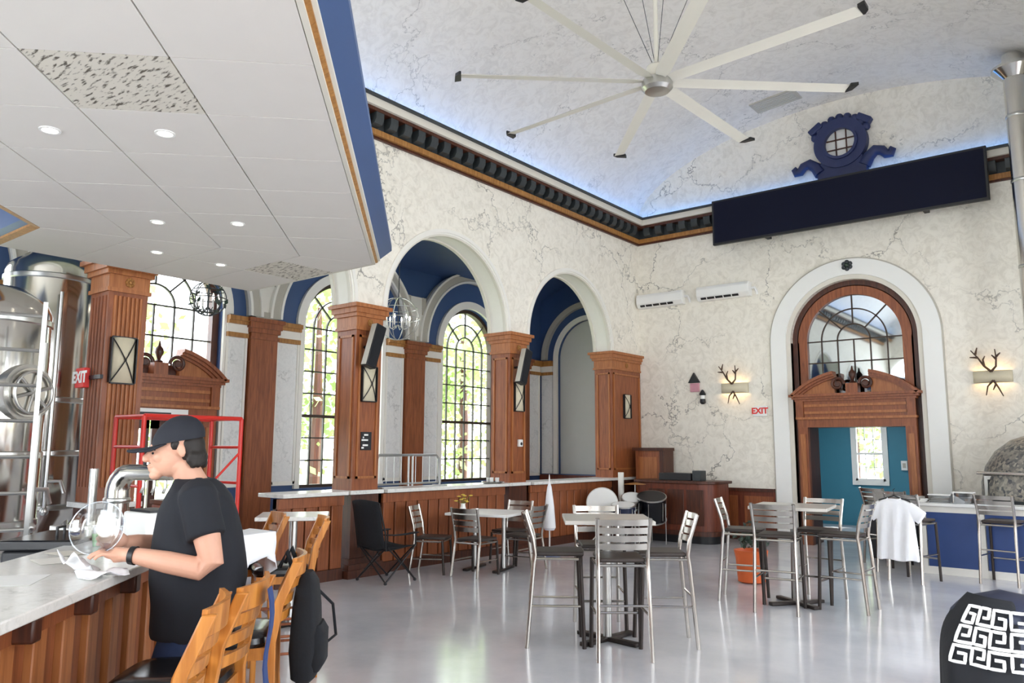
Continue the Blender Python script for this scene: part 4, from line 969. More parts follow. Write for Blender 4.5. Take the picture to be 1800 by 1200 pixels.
# exit signs
def exit_sign(c, rz, w, h, lab, inv):
    t = thing('exit_sign', lab, 'sign', c)
    bd = MB().box(-w/2, w/2, -0.03, 0.03, 0, h).build('housing', 'red_sign' if inv else 'white_plastic', None, keep=True, bevel=0.006); bd.parent = t
    text_mesh('EXIT', h*0.8, 'lettering', 'white_plastic' if inv else 'red_sign', t, (0, -0.032, h*0.5), (PI/2, 0, 0)); t.rotation_euler = (0, 0, rz); return t
exit_sign((-5.50, YB - 0.035, 2.27), 0, 0.26, 0.19, 'white exit sign with red letters beside the door arch', False)
e0 = at_y(145, 664, 3.42); es = exit_sign((e0.x, 3.42, e0.z - 0.1), 0, 0.2, 0.2, 'red exit sign with white letters next to the fluted pillar', True)
ea = MB().box(-0.02, 0.35, 0.02, 0.05, 0.08, 0.12).build('bracket', 'black', None, keep=True); ea.parent = es
# small wall decoration: dark gabled top, pink body and hanging black lantern
t = thing('wall_decoration', 'small dark gabled wall ornament with pink body left of antler lamp', 'decoration', (-6.82, YB - 0.02, 2.72))
q = MB(); q.prism([(-6.94, 2.96), (-6.70, 2.96), (-6.82, 3.16)], 'y', YB - 0.06, YB - 0.001); q.build('gable', 'black', t)
plain('pink', '#C9919C', 0.7, var=0.15); MB().box(-6.90, -6.72, YB - 0.05, YB - 0.001, 2.78, 2.95).build('body', 'pink', t)
t = thing('wall_lantern', 'small black wall lantern below the gabled pink ornament', 'lantern', (-6.63, YB - 0.06, 2.53))
MB().lathe([(0.03, 0), (0.055, 0.03), (0.05, 0.10)], (-6.63, YB - 0.07, 2.53), 12).build('cup', 'black', t)
MB().lathe([(0.05, 0.17), (0.065, 0.19), (0.03, 0.26), (0.012, 0.28)], (-6.63, YB - 0.07, 2.53), 12).build('cap', 'black', t)
MB().lathe([(0.046, 0.10), (0.046, 0.17)], (-6.63, YB - 0.07, 2.53), 12).build('glass', 'white_plastic', t)
MB().box(-6.645, -6.615, YB - 0.07, YB, 2.72, 2.74).build('arm', 'black', t)
# ================================================================== pillar fittings
def pillar_lamp(yc, zc, lab):
    t = thing('pillar_lamp', lab, 'lamp', (XL + 0.03, yc, zc - 0.24), 'crossed wall lamps on the pillars'); w, h = 0.12, 0.23; q = MB()
    for y0, y1, z0, z1 in ((yc - w - 0.012, yc - w, zc - h, zc + h), (yc + w, yc + w + 0.012, zc - h, zc + h), (yc - w, yc + w, zc - h - 0.012, zc - h), (yc - w, yc + w, zc + h, zc + h + 0.012)): q.box(XL, XL + 0.05, y0, y1, z0, z1)
    q.build('frame', 'black', t); R = []
    for z in (zc - h, zc + h): R.append([(XL + 0.022 + 0.05*math.sin(PI*k/10), yc - w + 2*w*k/10, z) for k in range(11)])
    q = MB(); q.loft(R, cap=False); o = q.build('shade', 'lamp_shade', t); sm = o.modifiers.new('thick', 'SOLIDIFY'); sm.thickness = 0.004
    for s in (-1, 1):
        pts = [(XL + 0.03 + 0.055*math.sin(PI*k/10), yc + s*(-w + 2*w*k/10), zc - h + 2*h*k/10) for k in range(11)]
        MB().tube(pts, 0.006, 6).build('cross_bar', 'black', t)
    MB().sphere((XL + 0.088, yc, zc), 0.012, 8).build('boss', 'black', t)
pillar_lamp(3.66, 2.52, 'crossed cream wall lamp on the fluted pillar')
pillar_lamp(6.93, 2.50, 'crossed cream wall lamp on pillar above the camping chair')
pillar_lamp(10.19, 2.50, 'crossed cream wall lamp on pillar between the arches')
pillar_lamp(13.72, 2.50, 'crossed cream wall lamp on the corner pier')
for yc, lab in ((6.85, 'tilted black loudspeaker on the pillar above the camping chair'), (10.10, 'tilted black loudspeaker on pillar between the blue arches')):
    a = math.radians(17); L_ = V3((0.0, math.sin(a), math.cos(a))); W_ = V3((0, math.cos(a), -math.sin(a)))
    t = thing('loudspeaker', lab, 'speaker', (XL + 0.15, yc, 2.7), 'loudspeakers on the pillars'); c = V3((XL + 0.19, yc, 2.99))
    MB().obox(c, AX, W_, L_, 0.06, 0.085, 0.30).build('cabinet', 'black', t, bevel=0.012)
    MB().obox(c + AX*0.063, AX, W_, L_, 0.004, 0.075, 0.28).build('grille', 'black_cloth', t); MB().obox(c - W_*0.089, AX, W_, L_, 0.045, 0.004, 0.29).build('side_panel', 'grey_rib', t)
    MB().tube([(XL, yc, 2.99), (XL + 0.1, yc, 2.99)], 0.02, 8).build('bracket', 'black', t)
t = thing('pillar_notice', 'small black and white notice on the pillar below a lamp', 'notice', (XL + 0.006, 6.92, 1.70))
MB().box(XL, XL + 0.012, 6.83, 7.01, 1.62, 1.86).build('sheet', 'black', t)
for k in range(6):
    MB().box(XL + 0.012, XL + 0.014, 6.84 + 0.02*(k % 3) , 6.88 + 0.035*((k*2) % 4), 1.64 + 0.034*k, 1.662 + 0.034*k).build('print', 'white_plastic', t)
t = thing('wall_sensor', 'small white sensor box on pillar between the arches', 'sensor', (XL + 0.03, 10.22, 1.70))
MB().box(XL, XL + 0.05, 10.17, 10.27, 1.68, 1.80).build('housing', 'white_plastic', t, bevel=0.01); MB().cyl((XL + 0.05, 10.22, 1.73), (XL + 0.055, 10.22, 1.73), 0.025, 14).build('lens', 'black', t)
# barrier on the ledge
t = thing('barrier_fence', 'grey metal crowd barrier standing on the marble ledge', 'barrier', (-8.2, 7.87, 1.10))
plain('barrier_grey', '#A9A9A7', 0.35, 0.8, var=0.04)
MB().tube([(-8.2, 7.26, 1.115), (-8.2, 7.26, 1.50), (-8.2, 7.30, 1.55), (-8.2, 8.42, 1.55), (-8.2, 8.47, 1.50), (-8.2, 8.50, 1.115)], 0.018, 8).build('frame', 'barrier_grey', t)
MB().tube([(-8.2, 7.26, 1.15), (-8.2, 8.49, 1.15)], 0.014, 8).build('bottom_rail', 'barrier_grey', t)
for y in (7.86, 7.94): MB().tube([(-8.2, y, 1.115), (-8.2, y, 1.55)], 0.014, 8).build('post', 'barrier_grey', t)
for y in [7.30 + 0.14*k for k in range(9)]: MB().tube([(-8.2, y, 1.15), (-8.2, y, 1.55)], 0.005, 6).build('bar', 'barrier_grey', t)
for y in (7.26, 8.50): MB().box(-8.34, -8.06, y - 0.015, y + 0.015, 1.101, 1.118).build('foot', 'barrier_grey', t)
t = thing('serving_tray', 'shiny tray of glassware on the marble ledge by pillar', 'tray', (-8.1, 9.75, 1.1))
MB().lathe([(0.02, 0.002), (0.16, 0.004), (0.19, 0.03), (0.18, 0.03), (0.155, 0.01), (0.02, 0.008)], (-8.1, 9.62, 1.10), 24).build('dish', 'steel_polished', t)
for k in range(5): MB().lathe([(0.025, 0.01), (0.03, 0.09)], (-8.1 + 0.08*math.cos(k*1.26), 9.62 + 0.08*math.sin(k*1.26), 1.10), 10).build('glass', 'white_plastic', t)
# orb chandeliers in the aisle
base_mat('wire_white', '#C8C8C4', 0.3, 0.8)
def orb(c, r, lab, leafy=False):
    t = thing('chandelier', lab, 'chandelier', (c.x, c.y, c.z - r)); m_ = 'wire_white' if not leafy else 'bronze_dark'
    for k in range(4):
        a = k*PI/4 + 0.3; pts = [c + V3((math.cos(a)*math.cos(b), math.sin(a)*math.cos(b), math.sin(b)))*r for b in [2*PI*i/32 for i in range(32)]]; MB().tube(pts, 0.007, 6, closed=True).build('hoop', m_, t)
    for zz in (0, 0.5):
        rr = r*math.cos(zz); pts = [c + V3((math.cos(b)*rr, math.sin(b)*rr, math.sin(zz)*r)) for b in [2*PI*i/32 for i in range(32)]]; MB().tube(pts, 0.007, 6, closed=True).build('hoop', m_, t)
    MB().tube([c - AZ*0.1, (c.x, c.y, 5.02 + 0.34*math.sin(PI*(c.x - XLB - 0.02)/(XO - XLB - 0.04)) + 0.01)], 0.008, 6).build('hanging_rod', 'bronze_dark', t)
    for k in range(6):
        a = k*PI/3; p = c + V3((math.cos(a)*r*0.55, math.sin(a)*r*0.55, -0.12))
        MB().tube([c - AZ*0.1, c + V3((math.cos(a)*r*0.3, math.sin(a)*r*0.3, -0.17)), p], 0.006, 6).build('arm', m_, t)
        cd = MB().cyl(p, p + AZ*0.10, 0.012, 8).build('candle', 'white_plastic', t); MB().lathe([(0.003, 0.10), (0.016, 0.125), (0.012, 0.15), (0.001, 0.18)], p, 8).build('bulb', 'downlight', cd)
    if leafy:
        for k in range(26):
            a = random.uniform(0, 2*PI); b = random.uniform(-0.9, 0.9); p = c + V3((math.cos(a)*math.cos(b), math.sin(a)*math.cos(b), math.sin(b)))*r; s_ = 0.05
            u = V3((random.uniform(-1, 1), random.uniform(-1, 1), random.uniform(-1, 1))).normalized(); w_ = u.orthogonal().normalized()
            MB().add([p - u*s_, p + w_*s_*0.5, p + u*s_, p - w_*s_*0.5 + u.cross(w_)*0.015], [(0, 1, 2, 3)]).build('leaf', 'dark_green', t)
orb(at_x(700, 560, -9.3), 0.35, 'silver wire orb chandelier hanging inside the first blue arch')
orb(at_x(366, 525, -9.2), 0.22, 'leafy dark chandelier hanging before the leaded window above doorway', True)
# ================================================================== right hand side: oven, counter, boxes
t = thing('pizza_oven', 'domed mosaic pizza oven with steel mouth against the back wall', 'oven', (-0.98, 13.38, 0))
OC = V3((-0.98, 13.38, 0.98))
MB().lathe([(0.90, -0.98), (0.90, -0.06), (0.94, -0.04), (0.94, 0.0)], OC, 40).build('stand', 'bronze_dark', t)
MB().lathe([(0.90, 0.0), (0.89, 0.22), (0.83, 0.45), (0.70, 0.66), (0.50, 0.82), (0.28, 0.90), (0.02, 0.92)], OC, 40).build('dome', 'mosaic', t)
q = MB(); mo = V3((-1.50, 12.82, 0.98)); dirm = V3((-0.55, -0.83, 0)); sd = V3((-dirm.y, dirm.x, 0))
q.obox(mo + V3((0.12, 0.12, 0.17)), sd, dirm, AZ, 0.36, 0.22, 0.17); q.build('mouth', 'steel', t, bevel=0.02)
MB().obox(mo + V3((0.12, 0.12, 0.15)) + dirm*0.225, sd, dirm, AZ, 0.27, 0.01, 0.12).build('opening', 'black', t)
MB().obox(mo + V3((0.10, 0.10, 0.36)) + dirm*0.03, sd, dirm, AZ, 0.38, 0.25, 0.02).build('hood', 'steel_polished', t, bevel=0.01)
zc_ = 6.46 + 1.56 * (1 - ((-1.04 - XC) / HW) ** 2) ** 0.54
t = thing('flue_pipe', 'tall polished steel flue rising from oven to vault', 'pipe', (-1.04, 13.40, 1.9))
MB().cyl((-1.04, 13.40, 1.905), (-1.04, 13.40, zc_ - 0.02), 0.155, 28).build('pipe', 'steel_polished', t)
MB().lathe([(0.16, -0.34), (0.30, -0.20), (0.30, -0.16), (0.16, -0.14)], (-1.04, 13.40, zc_ - 0.06), 28).build('flange', 'steel_polished', t)
for z in (3.0, 4.3, 5.6, 6.6): MB().lathe([(0.156, 0), (0.163, 0.01), (0.163, 0.04), (0.156, 0.05)], (-1.04, 13.40, z), 28).build('joint_band', 'steel', t)
t = thing('blue_counter', 'counter with royal blue panels and pale frame before the oven', 'counter', (-1.05, 12.2, 0))
MB().box(-2.45, 0.35, 12.07, 12.42, 0.0, 0.90).build('carcass', 'grey_rib', t)
MB().box(-2.52, 0.40, 11.98, 12.44, 0.90, 0.94).build('worktop', 'white_plastic', t, bevel=0.008)
for i in range(4):
    x0 = -2.43 + i*0.70; MB().box(x0 + 0.05, x0 + 0.65, 12.05, 12.07, 0.10, 0.82).build('panel', 'blue_panel', t)
for i in range(5): MB().box(-2.45 + i*0.70 - 0.02, -2.45 + i*0.70 + 0.06, 12.03, 12.07, 0, 0.90).build('stile', 'white_trim', t)
MB().box(-2.45, 0.35, 12.035, 12.07, 0.82, 0.90).build('rail', 'white_trim', t); MB().box(-2.45, 0.35, 12.035, 12.07, 0.0, 0.10).build('rail', 'white_trim', t)
MB().box(-2.475, -2.45, 12.10, 12.40, 0.10, 0.82).build('end_panel', 'blue_panel', t)
pane_mat('clear_plastic', 0.25, (0.92, 0.94, 0.96))
for k, (x, y, w, h, lab) in enumerate(((-2.22, 12.22, 0.13, 0.10, 'clear plastic box on blue counter, nearest its free end'), (-1.94, 12.22, 0.12, 0.14, 'taller clear plastic box on blue counter beside flat white box'), (-1.69, 12.25, 0.10, 0.09, 'clear plastic box on blue counter, closest to the oven'))):
    t = thing('plastic_box', lab, 'box', (x, y, 0.941), 'clear boxes on the blue counter'); q = MB()
    q.box(x - w, x + w, y - 0.1, y - 0.096, 0.941, 0.941 + h); q.box(x - w, x + w, y + 0.096, y + 0.1, 0.941, 0.941 + h); q.box(x - w, x - w + 0.004, y - 0.1, y + 0.1, 0.941, 0.941 + h); q.box(x + w - 0.004, x + w, y - 0.1, y + 0.1, 0.941, 0.941 + h); q.box(x - w, x + w, y - 0.1, y + 0.1, 0.941, 0.946)
    q.build('tub', 'clear_plastic', t); MB().box(x - w - 0.01, x + w + 0.01, y - 0.11, y + 0.11, 0.942 + h, 0.955 + h).build('lid', 'white_plastic', t)
    MB().box(x - w*0.8, x + w*0.8, y - 0.08, y + 0.08, 0.947, 0.94 + h*0.6).build('contents', 'table_top', t)
t = thing('paper_stack', 'stack of white paper on the free end of blue counter', 'paper', (-2.44, 12.2, 0.941))
for k in range(4): MB().obox((-2.44 + 0.005*k, 12.2, 0.947 + 0.012*k), V3((math.cos(0.1*k), math.sin(0.1*k), 0)), V3((-math.sin(0.1*k), math.cos(0.1*k), 0)), AZ, 0.05, 0.07, 0.005).build('sheet', 'white_plastic', t)
# black boxes beside the counter
t = thing('black_cabinet', 'black box cabinet with white front label beside the teal doorway', 'cabinet', (-3.05, 13.3, 0))
MB().box(-3.42, -2.72, 13.15, 13.6, 0.0, 0.92).build('body', 'black', t, bevel=0.01); MB().box(-3.45, -2.69, 13.12, 13.62, 0.92, 0.95).build('top', 'white_plastic', t)
MB().box(-3.30, -3.12, 13.142, 13.15, 0.55, 0.80).build('label', 'white_plastic', t)
MB().box(-2.95, -2.78, 13.142, 13.15, 0.5, 0.85).build('grille', 'grey_rib', t)
t = thing('wall_switch', 'white switch box on teal wall inside the doorway', 'switch', (-3.05, 16.9, 1.25))
pw = at_y(1590, 818, 18.48); place(t, (pw.x, 18.47, pw.z)); q = MB().box(-0.06, 0.06, -0.02, 0.02, -0.10, 0.10).build('plate', 'white_plastic', None, keep=True); q.parent = t
q = MB().box(-0.03, 0.03, -0.03, -0.02, -0.05, 0.05).build('rocker', 'grey_rib', None, keep=True); q.parent = t
# T-shirt on a hanger over the stool
def tshirt(c, ang, lab):
    t = thing('t_shirt', lab, 'T-shirt', (0, 0, 0)); rows = []; n = 40
    for z, hw, th in ((-0.005, 0.085, 0.02), (-0.03, 0.16, 0.035), (-0.06, 0.21, 0.045), (-0.12, 0.232, 0.05), (-0.25, 0.235, 0.052), (-0.40, 0.24, 0.055), (-0.55, 0.25, 0.06), (-0.66, 0.262, 0.062), (-0.76, 0.27, 0.062)):
        R = []
        for k in range(n):
            a = 2*PI*k/n; cy, sx = math.cos(a), math.sin(a); y = math.copysign(abs(cy)**0.8, cy)*hw; wav = 0.016*math.sin(y*38 + z*3) * min(1, -z*2.5)
            R.append((math.copysign(abs(sx)**0.6, sx)*th + wav, y, z + (0.012*math.sin(y*24) if z < -0.7 else 0)))
        rows.append(R)
    q = MB(); q.loft(rows)
    for s in (-1, 1):
        R = []
        for f, w_, th in ((0.0, 0.075, 0.04), (0.4, 0.085, 0.04), (0.8, 0.088, 0.035), (1.0, 0.09, 0.032)):
            cc = V3((0, s*(0.17 + 0.17*f), -0.10 - 0.13*f)); ax_ = V3((0, s*0.6, 0.8)); R.append([cc + AX*(th*math.sin(2*PI*k/20)) + ax_*(w_*math.cos(2*PI*k/20)) for k in range(20)])
        q.loft(R)
    o = q.build('fabric', 'shirt_white', None, keep=True, smooth=60); o.parent = t
    rm = o.modifiers.new('remesh', 'REMESH'); rm.mode = 'VOXEL'; rm.voxel_size = 0.009; rm.use_smooth_shade = True; sm_ = o.modifiers.new('smooth', 'SMOOTH'); sm_.iterations = 3
    h = MB().tube([(0, -0.2, -0.03), (0, 0, 0.03), (0, 0.2, -0.03)], 0.008, 8); h.tube([(0, 0, 0.03), (0, 0, 0.07), (0.02, 0.02, 0.10), (0.03, 0, 0.12)], 0.004, 6); o = h.build('hanger', 'black', None, keep=True); o.parent = t
    q = MB(); q.tube([(0.035*math.sin(2*PI*k/20) , 0.085*math.cos(2*PI*k/20), 0.0 + 0.02*math.sin(2*PI*k/20)) for k in range(20)], 0.008, 6, closed=True); o = q.build('collar', 'shirt_white', None, keep=True); o.parent = t
    return place(t, c, ang)
plain('shirt_white', '#F4F5F8', 0.85, var=0.02, scale=12)
tshirt((-2.50, 10.86, 1.05), math.radians(75), 'white T-shirt on hanger hung over the back of a bar stool')
# orange pot with dark plant
t = thing('plant_pot', 'orange pot with dark bushy plant behind the high tables', 'plant', (-3.95, 9.75, 0))
MB().lathe([(0.12, 0), (0.17, 0.02), (0.19, 0.30), (0.21, 0.40), (0.19, 0.40), (0.17, 0.34)], (-3.95, 9.75, 0), 24).build('pot', 'orange', t)
q = MB()
for k in range(150):
    a = random.uniform(0, 2*PI); b = random.uniform(0.1, 1.4); r_ = random.uniform(0.08, 0.24); p = V3((-3.95 + math.cos(a)*math.cos(b)*r_, 9.75 + math.sin(a)*math.cos(b)*r_, 0.42 + math.sin(b)*r_*1.5)); u = V3((random.uniform(-1, 1), random.uniform(-1, 1), random.uniform(-.3, 1))).normalized(); w_ = u.orthogonal().normalized()
    q.add([p - u*0.04, p + w_*0.02, p + u*0.04, p - w_*0.02], [(0, 1, 2, 3)])
q.build('foliage', 'dark_green', t)
# ================================================================== corner: desk, cabinet, drums
t = thing('reception_desk', 'big dark wooden desk with rounded end in the corner', 'desk', (-6.7, 13.3, 0))
def rounded(x0, x1, y0, y1, r, n=8):
    P = []
    for cx, cy, a0 in ((x1 - r, y0 + r, -PI/2), (x1 - 0.02, y1 - 0.02, 0), (x0 + 0.02, y1 - 0.02, PI/2), (x0 + r, y0 + r, PI)):
        rr = r if a0 in (-PI/2, PI) else 0.02
        for k in range(n + 1): P.append((cx + rr*math.cos(a0 + PI/2*k/n), cy + rr*math.sin(a0 + PI/2*k/n)))
    return P
MB().prism(rounded(-7.50, -5.90, 12.95, 13.65, 0.28), 'z', 0.14, 1.04).build('body', 'red_wood', t)
MB().prism(rounded(-7.44, -5.84 - 0.1, 13.02, 13.60, 0.26), 'z', 0.0, 0.14).build('plinth', 'black', t)
MB().prism(rounded(-7.56, -5.85, 12.90, 13.70, 0.30), 'z', 1.04, 1.09).build('top', 'brown_dark', t, bevel=0.01)
MB().prism(rounded(-7.53, -5.87, 12.92, 13.67, 0.29), 'z', 0.14, 0.22).build('base_moulding', 'brown_dark', t)
for i in range(3): MB().box(-7.15 + i*0.38, -6.83 + i*0.38, 12.937, 12.95, 0.32, 0.94).build('panel', 'brown_dark', t, bevel=0.005)
t = thing('desk_box', 'black flat equipment case lying on the wooden desk', 'box', (-6.6, 13.2, 1.09))
MB().box(-7.02, -6.38, 13.1, 13.45, 1.091, 1.22).build('case', 'black', t, bevel=0.008); MB().box(-6.36, -6.20, 13.12, 13.36, 1.091, 1.27).build('side_unit', 'bronze_dark', t, bevel=0.008)
t = thing('wooden_cabinet', 'tall brown wooden cabinet beside the corner pier', 'cabinet', (-7.75, 14.0, 0))
MB().box(-7.88, -7.28, 13.76, 14.17, 0.0, 1.62).build('body', 'brown', t); MB().box(-7.93, -7.24, 13.72, 14.18, 1.62, 1.68).build('top', 'brown_dark', t); MB().box(-7.34, -7.26, 13.74, 14.17, 0, 1.62).build('side_stile', 'brown_dark', t); MB().box(-7.80, -7.40, 13.75, 13.76, 0.9, 1.5).build('panel', 'brown_light', t, bevel=0.004)
def drum(name, c, axis, r, h, shell, head, lab, legs=True, group='drum kit'):
    t = thing(name, lab, 'drum', (c.x, c.y, 0), group); a = axis.normalized()
    MB().tube([c - a*h/2, c + a*h/2], r, 28, cap=False).build('shell', shell, t)
    for s in (-1, 1):
        MB().tube([c + a*(s*(h/2 - 0.01)), c + a*(s*(h/2 + 0.012))], r + 0.012, 28).build('rim', 'steel', t)
        MB().tube([c + a*(s*(h/2 + 0.008)), c + a*(s*(h/2 + 0.016))], r - 0.005, 28).build('head', head, t)
    u = a.orthogonal().normalized(); w_ = a.cross(u)
    for k in range(6):
        b = k*PI/3; o_ = (u*math.cos(b) + w_*math.sin(b))*(r + 0.01); MB().tube([c + o_ - a*h*0.4, c + o_ + a*h*0.4], 0.007, 6).build('tension_rod', 'steel', t)
    if legs:
        for k in range(3):
            b = k*2*PI/3; p = V3((c.x + (r + 0.02)*math.cos(b), c.y + (r + 0.02)*math.sin(b), 0)); MB().tube([p + AZ*(c.z + h*0.2), p + AZ*0.01], 0.009, 6).build('leg', 'steel', t)
    else:
        for k in range(3):
            b = k*2*PI/3; MB().tube([V3((c.x, c.y, 0.25)), V3((c.x + 0.25*math.cos(b), c.y + 0.25*math.sin(b), 0.01))], 0.009, 6).build('stand_leg', 'steel', t)
        MB().tube([V3((c.x, c.y, 0.2)), V3((c.x, c.y, c.z - r*0.6 if abs(a.z) < 0.5 else c.z - h/2))], 0.012, 6).build('stand_post', 'steel', t)
toc = V3((0.5, -0.86, 0))
drum('bass_drum', V3((-7.62, 12.10, 0.66)), toc + AZ*0.25, 0.27, 0.30, 'white_plastic', 'white_plastic', 'drum with big white head facing the room, set on stand', False)
drum('snare_drum', V3((-7.18, 12.38, 0.72)), AZ + toc*0.5, 0.18, 0.16, 'steel_polished', 'white_plastic', 'small chrome snare drum on a stand between larger drums', False)
drum('floor_tom', V3((-6.86, 12.52, 0.62)), AZ + toc*0.35, 0.25, 0.42, 'black_gloss', 'black', 'black floor tom with chrome rim beside the wooden desk', True)
drum('rack_tom', V3((-7.10, 11.95, 0.55)), AZ + toc*0.2, 0.20, 0.28, 'navy_dark', 'white_plastic', 'navy tom drum standing low in front of the drum kit', True)
t = thing('cymbal_stand', 'cymbal on a tall chrome stand among the drums', 'cymbal', (-7.3, 12.65, 0)); c = V3((-7.25, 12.62, 1.02))
MB().lathe([(0.002, 0.03), (0.05, 0.025), (0.20, 0.0), (0.20, -0.003), (0.05, 0.018), (0.002, 0.022)], c, 28).build('cymbal', 'gold_trim', t); MB().tube([V3((c.x, c.y, 0.15)), c], 0.01, 8).build('post', 'steel', t)
for k in range(3): MB().tube([V3((c.x, c.y, 0.35)), V3((c.x + 0.28*math.cos(k*2.1), c.y + 0.28*math.sin(k*2.1), 0.01))], 0.009, 6).build('leg', 'steel', t)
t = thing('paper_roll', 'upright white paper roll standing behind the drums', 'roll', (-7.62, 12.75, 0)); MB().cyl((-7.62, 12.75, 0.0), (-7.62, 12.75, 1.22), 0.055, 18).build('roll', 'white_trim', t); MB().cyl((-7.62, 12.75, 1.22), (-7.62, 12.75, 1.225), 0.03, 14).build('core', 'brown_light', t)
t = thing('folded_umbrella', 'closed white umbrella standing on a blue base near drums', 'umbrella', (-6.15, 9.95, 0))
pu = at_z(966, 975, 0.0); place(t, (pu.x, pu.y, 0))
for (nm, prof, mt) in (('base', [(0.17, 0.0), (0.17, 0.05), (0.03, 0.08)], 'blue_panel'), ('pole', [(0.012, 0.05), (0.012, 1.18), (0.002, 1.25)], 'white_plastic'), ('canopy', [(0.075, 0.38), (0.10, 0.42), (0.075, 0.75), (0.035, 1.05), (0.012, 1.12)], 'shirt_white')):
    o = MB().lathe(prof, (0, 0, 0), 16).build(nm, mt, None, keep=True); o.parent = t
# ================================================================== camping chair
def camp_chair(c, ang, lab):
    t = thing('camping_chair', lab, 'chair'); w = 0.27; d = 0.24; B = lambda pts, r, nm: [setattr(MB().tube(pts, r, 7).build(nm, 'black', None, keep=True), 'parent', t)]
    for s in (-1, 1): B([(d, s*w, 0.02), (-d + 0.02, s*w*1.02, 0.44)], 0.010, 'side_leg'); B([(-d, s*w, 0.02), (d, s*w*1.02, 0.44)], 0.010, 'side_leg')
    B([(d, -w, 0.02), (d - 0.02, w, 0.44)], 0.010, 'cross_leg'); B([(d, w, 0.02), (d - 0.02, -w, 0.44)], 0.010, 'cross_leg'); B([(-d, -w, 0.02), (-d, w, 0.44)], 0.010, 'cross_leg'); B([(-d, w, 0.02), (-d, -w, 0.44)], 0.010, 'cross_leg')
    for s in (-1, 1): B([(-d, s*w, 0.40), (-d - 0.02, s*w, 0.62), (-d - 0.12, s*w*0.95, 0.98)], 0.011, 'back_post'); B([(d, s*w, 0.42), (d, s*w, 0.60)], 0.011, 'arm_post')
    for s in (-1, 1):
        for x in (d, -d):
            q = MB().sphere((x, s*w, 0.015), 0.022, 8).build('foot', 'black', None, keep=True); q.parent = t
    def sheet(P, nm, mat, n=8):
        q = MB(); V = [P(i/n, j/n) for i in range(n+1) for j in range(n+1)]; q.add(V, [(i*(n+1)+j, i*(n+1)+j+1, (i+1)*(n+1)+j+1, (i+1)*(n+1)+j) for i in range(n) for j in range(n)])
        o = q.build(nm, mat, None, keep=True, smooth=60); o.parent = t; m_ = o.modifiers.new('thick', 'SOLIDIFY'); m_.thickness = 0.012; return o
    sheet(lambda a, b: (-d + 2*d*a, -w + 2*w*b, 0.44 - 0.07*math.sin(PI*b)*math.sin(PI*(0.2 + 0.7*a))), 'seat', 'black_cloth')
    sheet(lambda a, b: (-d - 0.02 - 0.11*a - 0.05*math.sin(PI*b), (-w + 2*w*b)*(1 - 0.06*a), 0.43 + 0.56*a + 0.025*math.sin(PI*b)*a), 'backrest', 'black_cloth')
    for s in (-1, 1): sheet(lambda a, b: (-d - 0.02 + (2*d + 0.04)*a, s*w - 0.04 + 0.08*b, 0.60 - 0.015*math.sin(PI*a)), 'armrest', 'black_cloth', 5)
    q = MB().sphere((-d - 0.10, 0.12, 0.95), 0.018, 8).build('badge', 'white_plastic', None, keep=True); q.parent = t
    return place(t, c, ang)
camp_chair((-7.56, 6.90, 0), math.radians(88), 'black fabric camping chair standing in front of the pillar')
# ================================================================== things on and behind the bar
wing = MB(); wing.prism([(-4.56, 2.60), (-4.74, 3.24), (-5.15, 3.24), (-5.17, 3.2)][::-1], 'z', ZT - 0.045, ZT - 0.002); wing.build('countertop_corner', 'marble_top', bar)
t = thing('white_cloth', 'white cloth draped over the corner of the marble bar', 'cloth', (-4.8, 3.1, 0.8))
q = MB(); top = [(-4.60, 2.72), (-4.73, 3.26), (-5.05, 3.26)]; n = 10
ed = [V3((-4.60 + (-0.13)*k/n, 2.72 + 0.54*k/n, 0)) for k in range(n+1)] + [V3((-4.73 - 0.32*k/n, 3.26, 0)) for k in range(1, n+1)]
rows = []
for j in range(7):
    f = j/6; rows.append([V3((p.x + 0.012 + 0.02*math.sin(i*1.9 + j)*f + 0.02*f, p.y + 0.012 + 0.02*math.cos(i*1.7)*f, 1.073 - 0.30*f*(0.75 + 0.25*math.sin(i*0.6)))) for i, p in enumerate(ed)])
V = [p for R in rows for p in R]; m_ = len(ed); cen = len(V); V.append(V3((-4.85, 3.05, 1.076)))
q.add(V, [(j*m_+i, j*m_+i+1, (j+1)*m_+i+1, (j+1)*m_+i) for j in range(6) for i in range(m_-1)] + [(cen, i+1, i) for i in range(m_-1)])
o = q.build('fabric', 'shirt_white', t, smooth=70); sm = o.modifiers.new('thick', 'SOLIDIFY'); sm.thickness = 0.004; sm.offset = 1
# beer tower
t = thing('beer_tower', 'polished steel beer tower bent over the bar', 'tower', (-5.72, 2.62, ZT)); b0 = V3((-5.77, 2.66, ZT)); dr = V3((0.86, 0.28, 0)).normalized()
MB().tube([b0 + AZ*0.0, b0 + AZ*0.27] + [b0 + AZ*0.27 + dr*(0.13*(1 - math.cos(a))) + AZ*(0.13*math.sin(a)) for a in (0.3, 0.6, 0.9, 1.2, 1.57)] + [b0 + AZ*0.40 + dr*0.50], [0.085, 0.082, 0.08, 0.078, 0.074, 0.068, 0.058, 0.052], 20).build('pipe', 'steel_polished', t)
MB().lathe([(0.11, 0), (0.11, 0.015), (0.08, 0.03)], b0, 24).build('base_flange', 'steel', t)
for k in range(3): 
    p = b0 + AZ*0.36 + dr*(0.24 + 0.1*k); MB().tube([p, p - AZ*0.06, p - AZ*0.10 + V3((0.01, -0.02, 0))], 0.011, 8).build('tap', 'steel', t); MB().tube([p + AZ*0.08, p + AZ*0.16], [0.012, 0.016], 8).build('tap_handle', 'black', t)
MB().lathe([(0.085, 0), (0.092, 0.01), (0.092, 0.03), (0.085, 0.04)], b0 + AZ*0.18, 24).build('collar', 'steel', t)
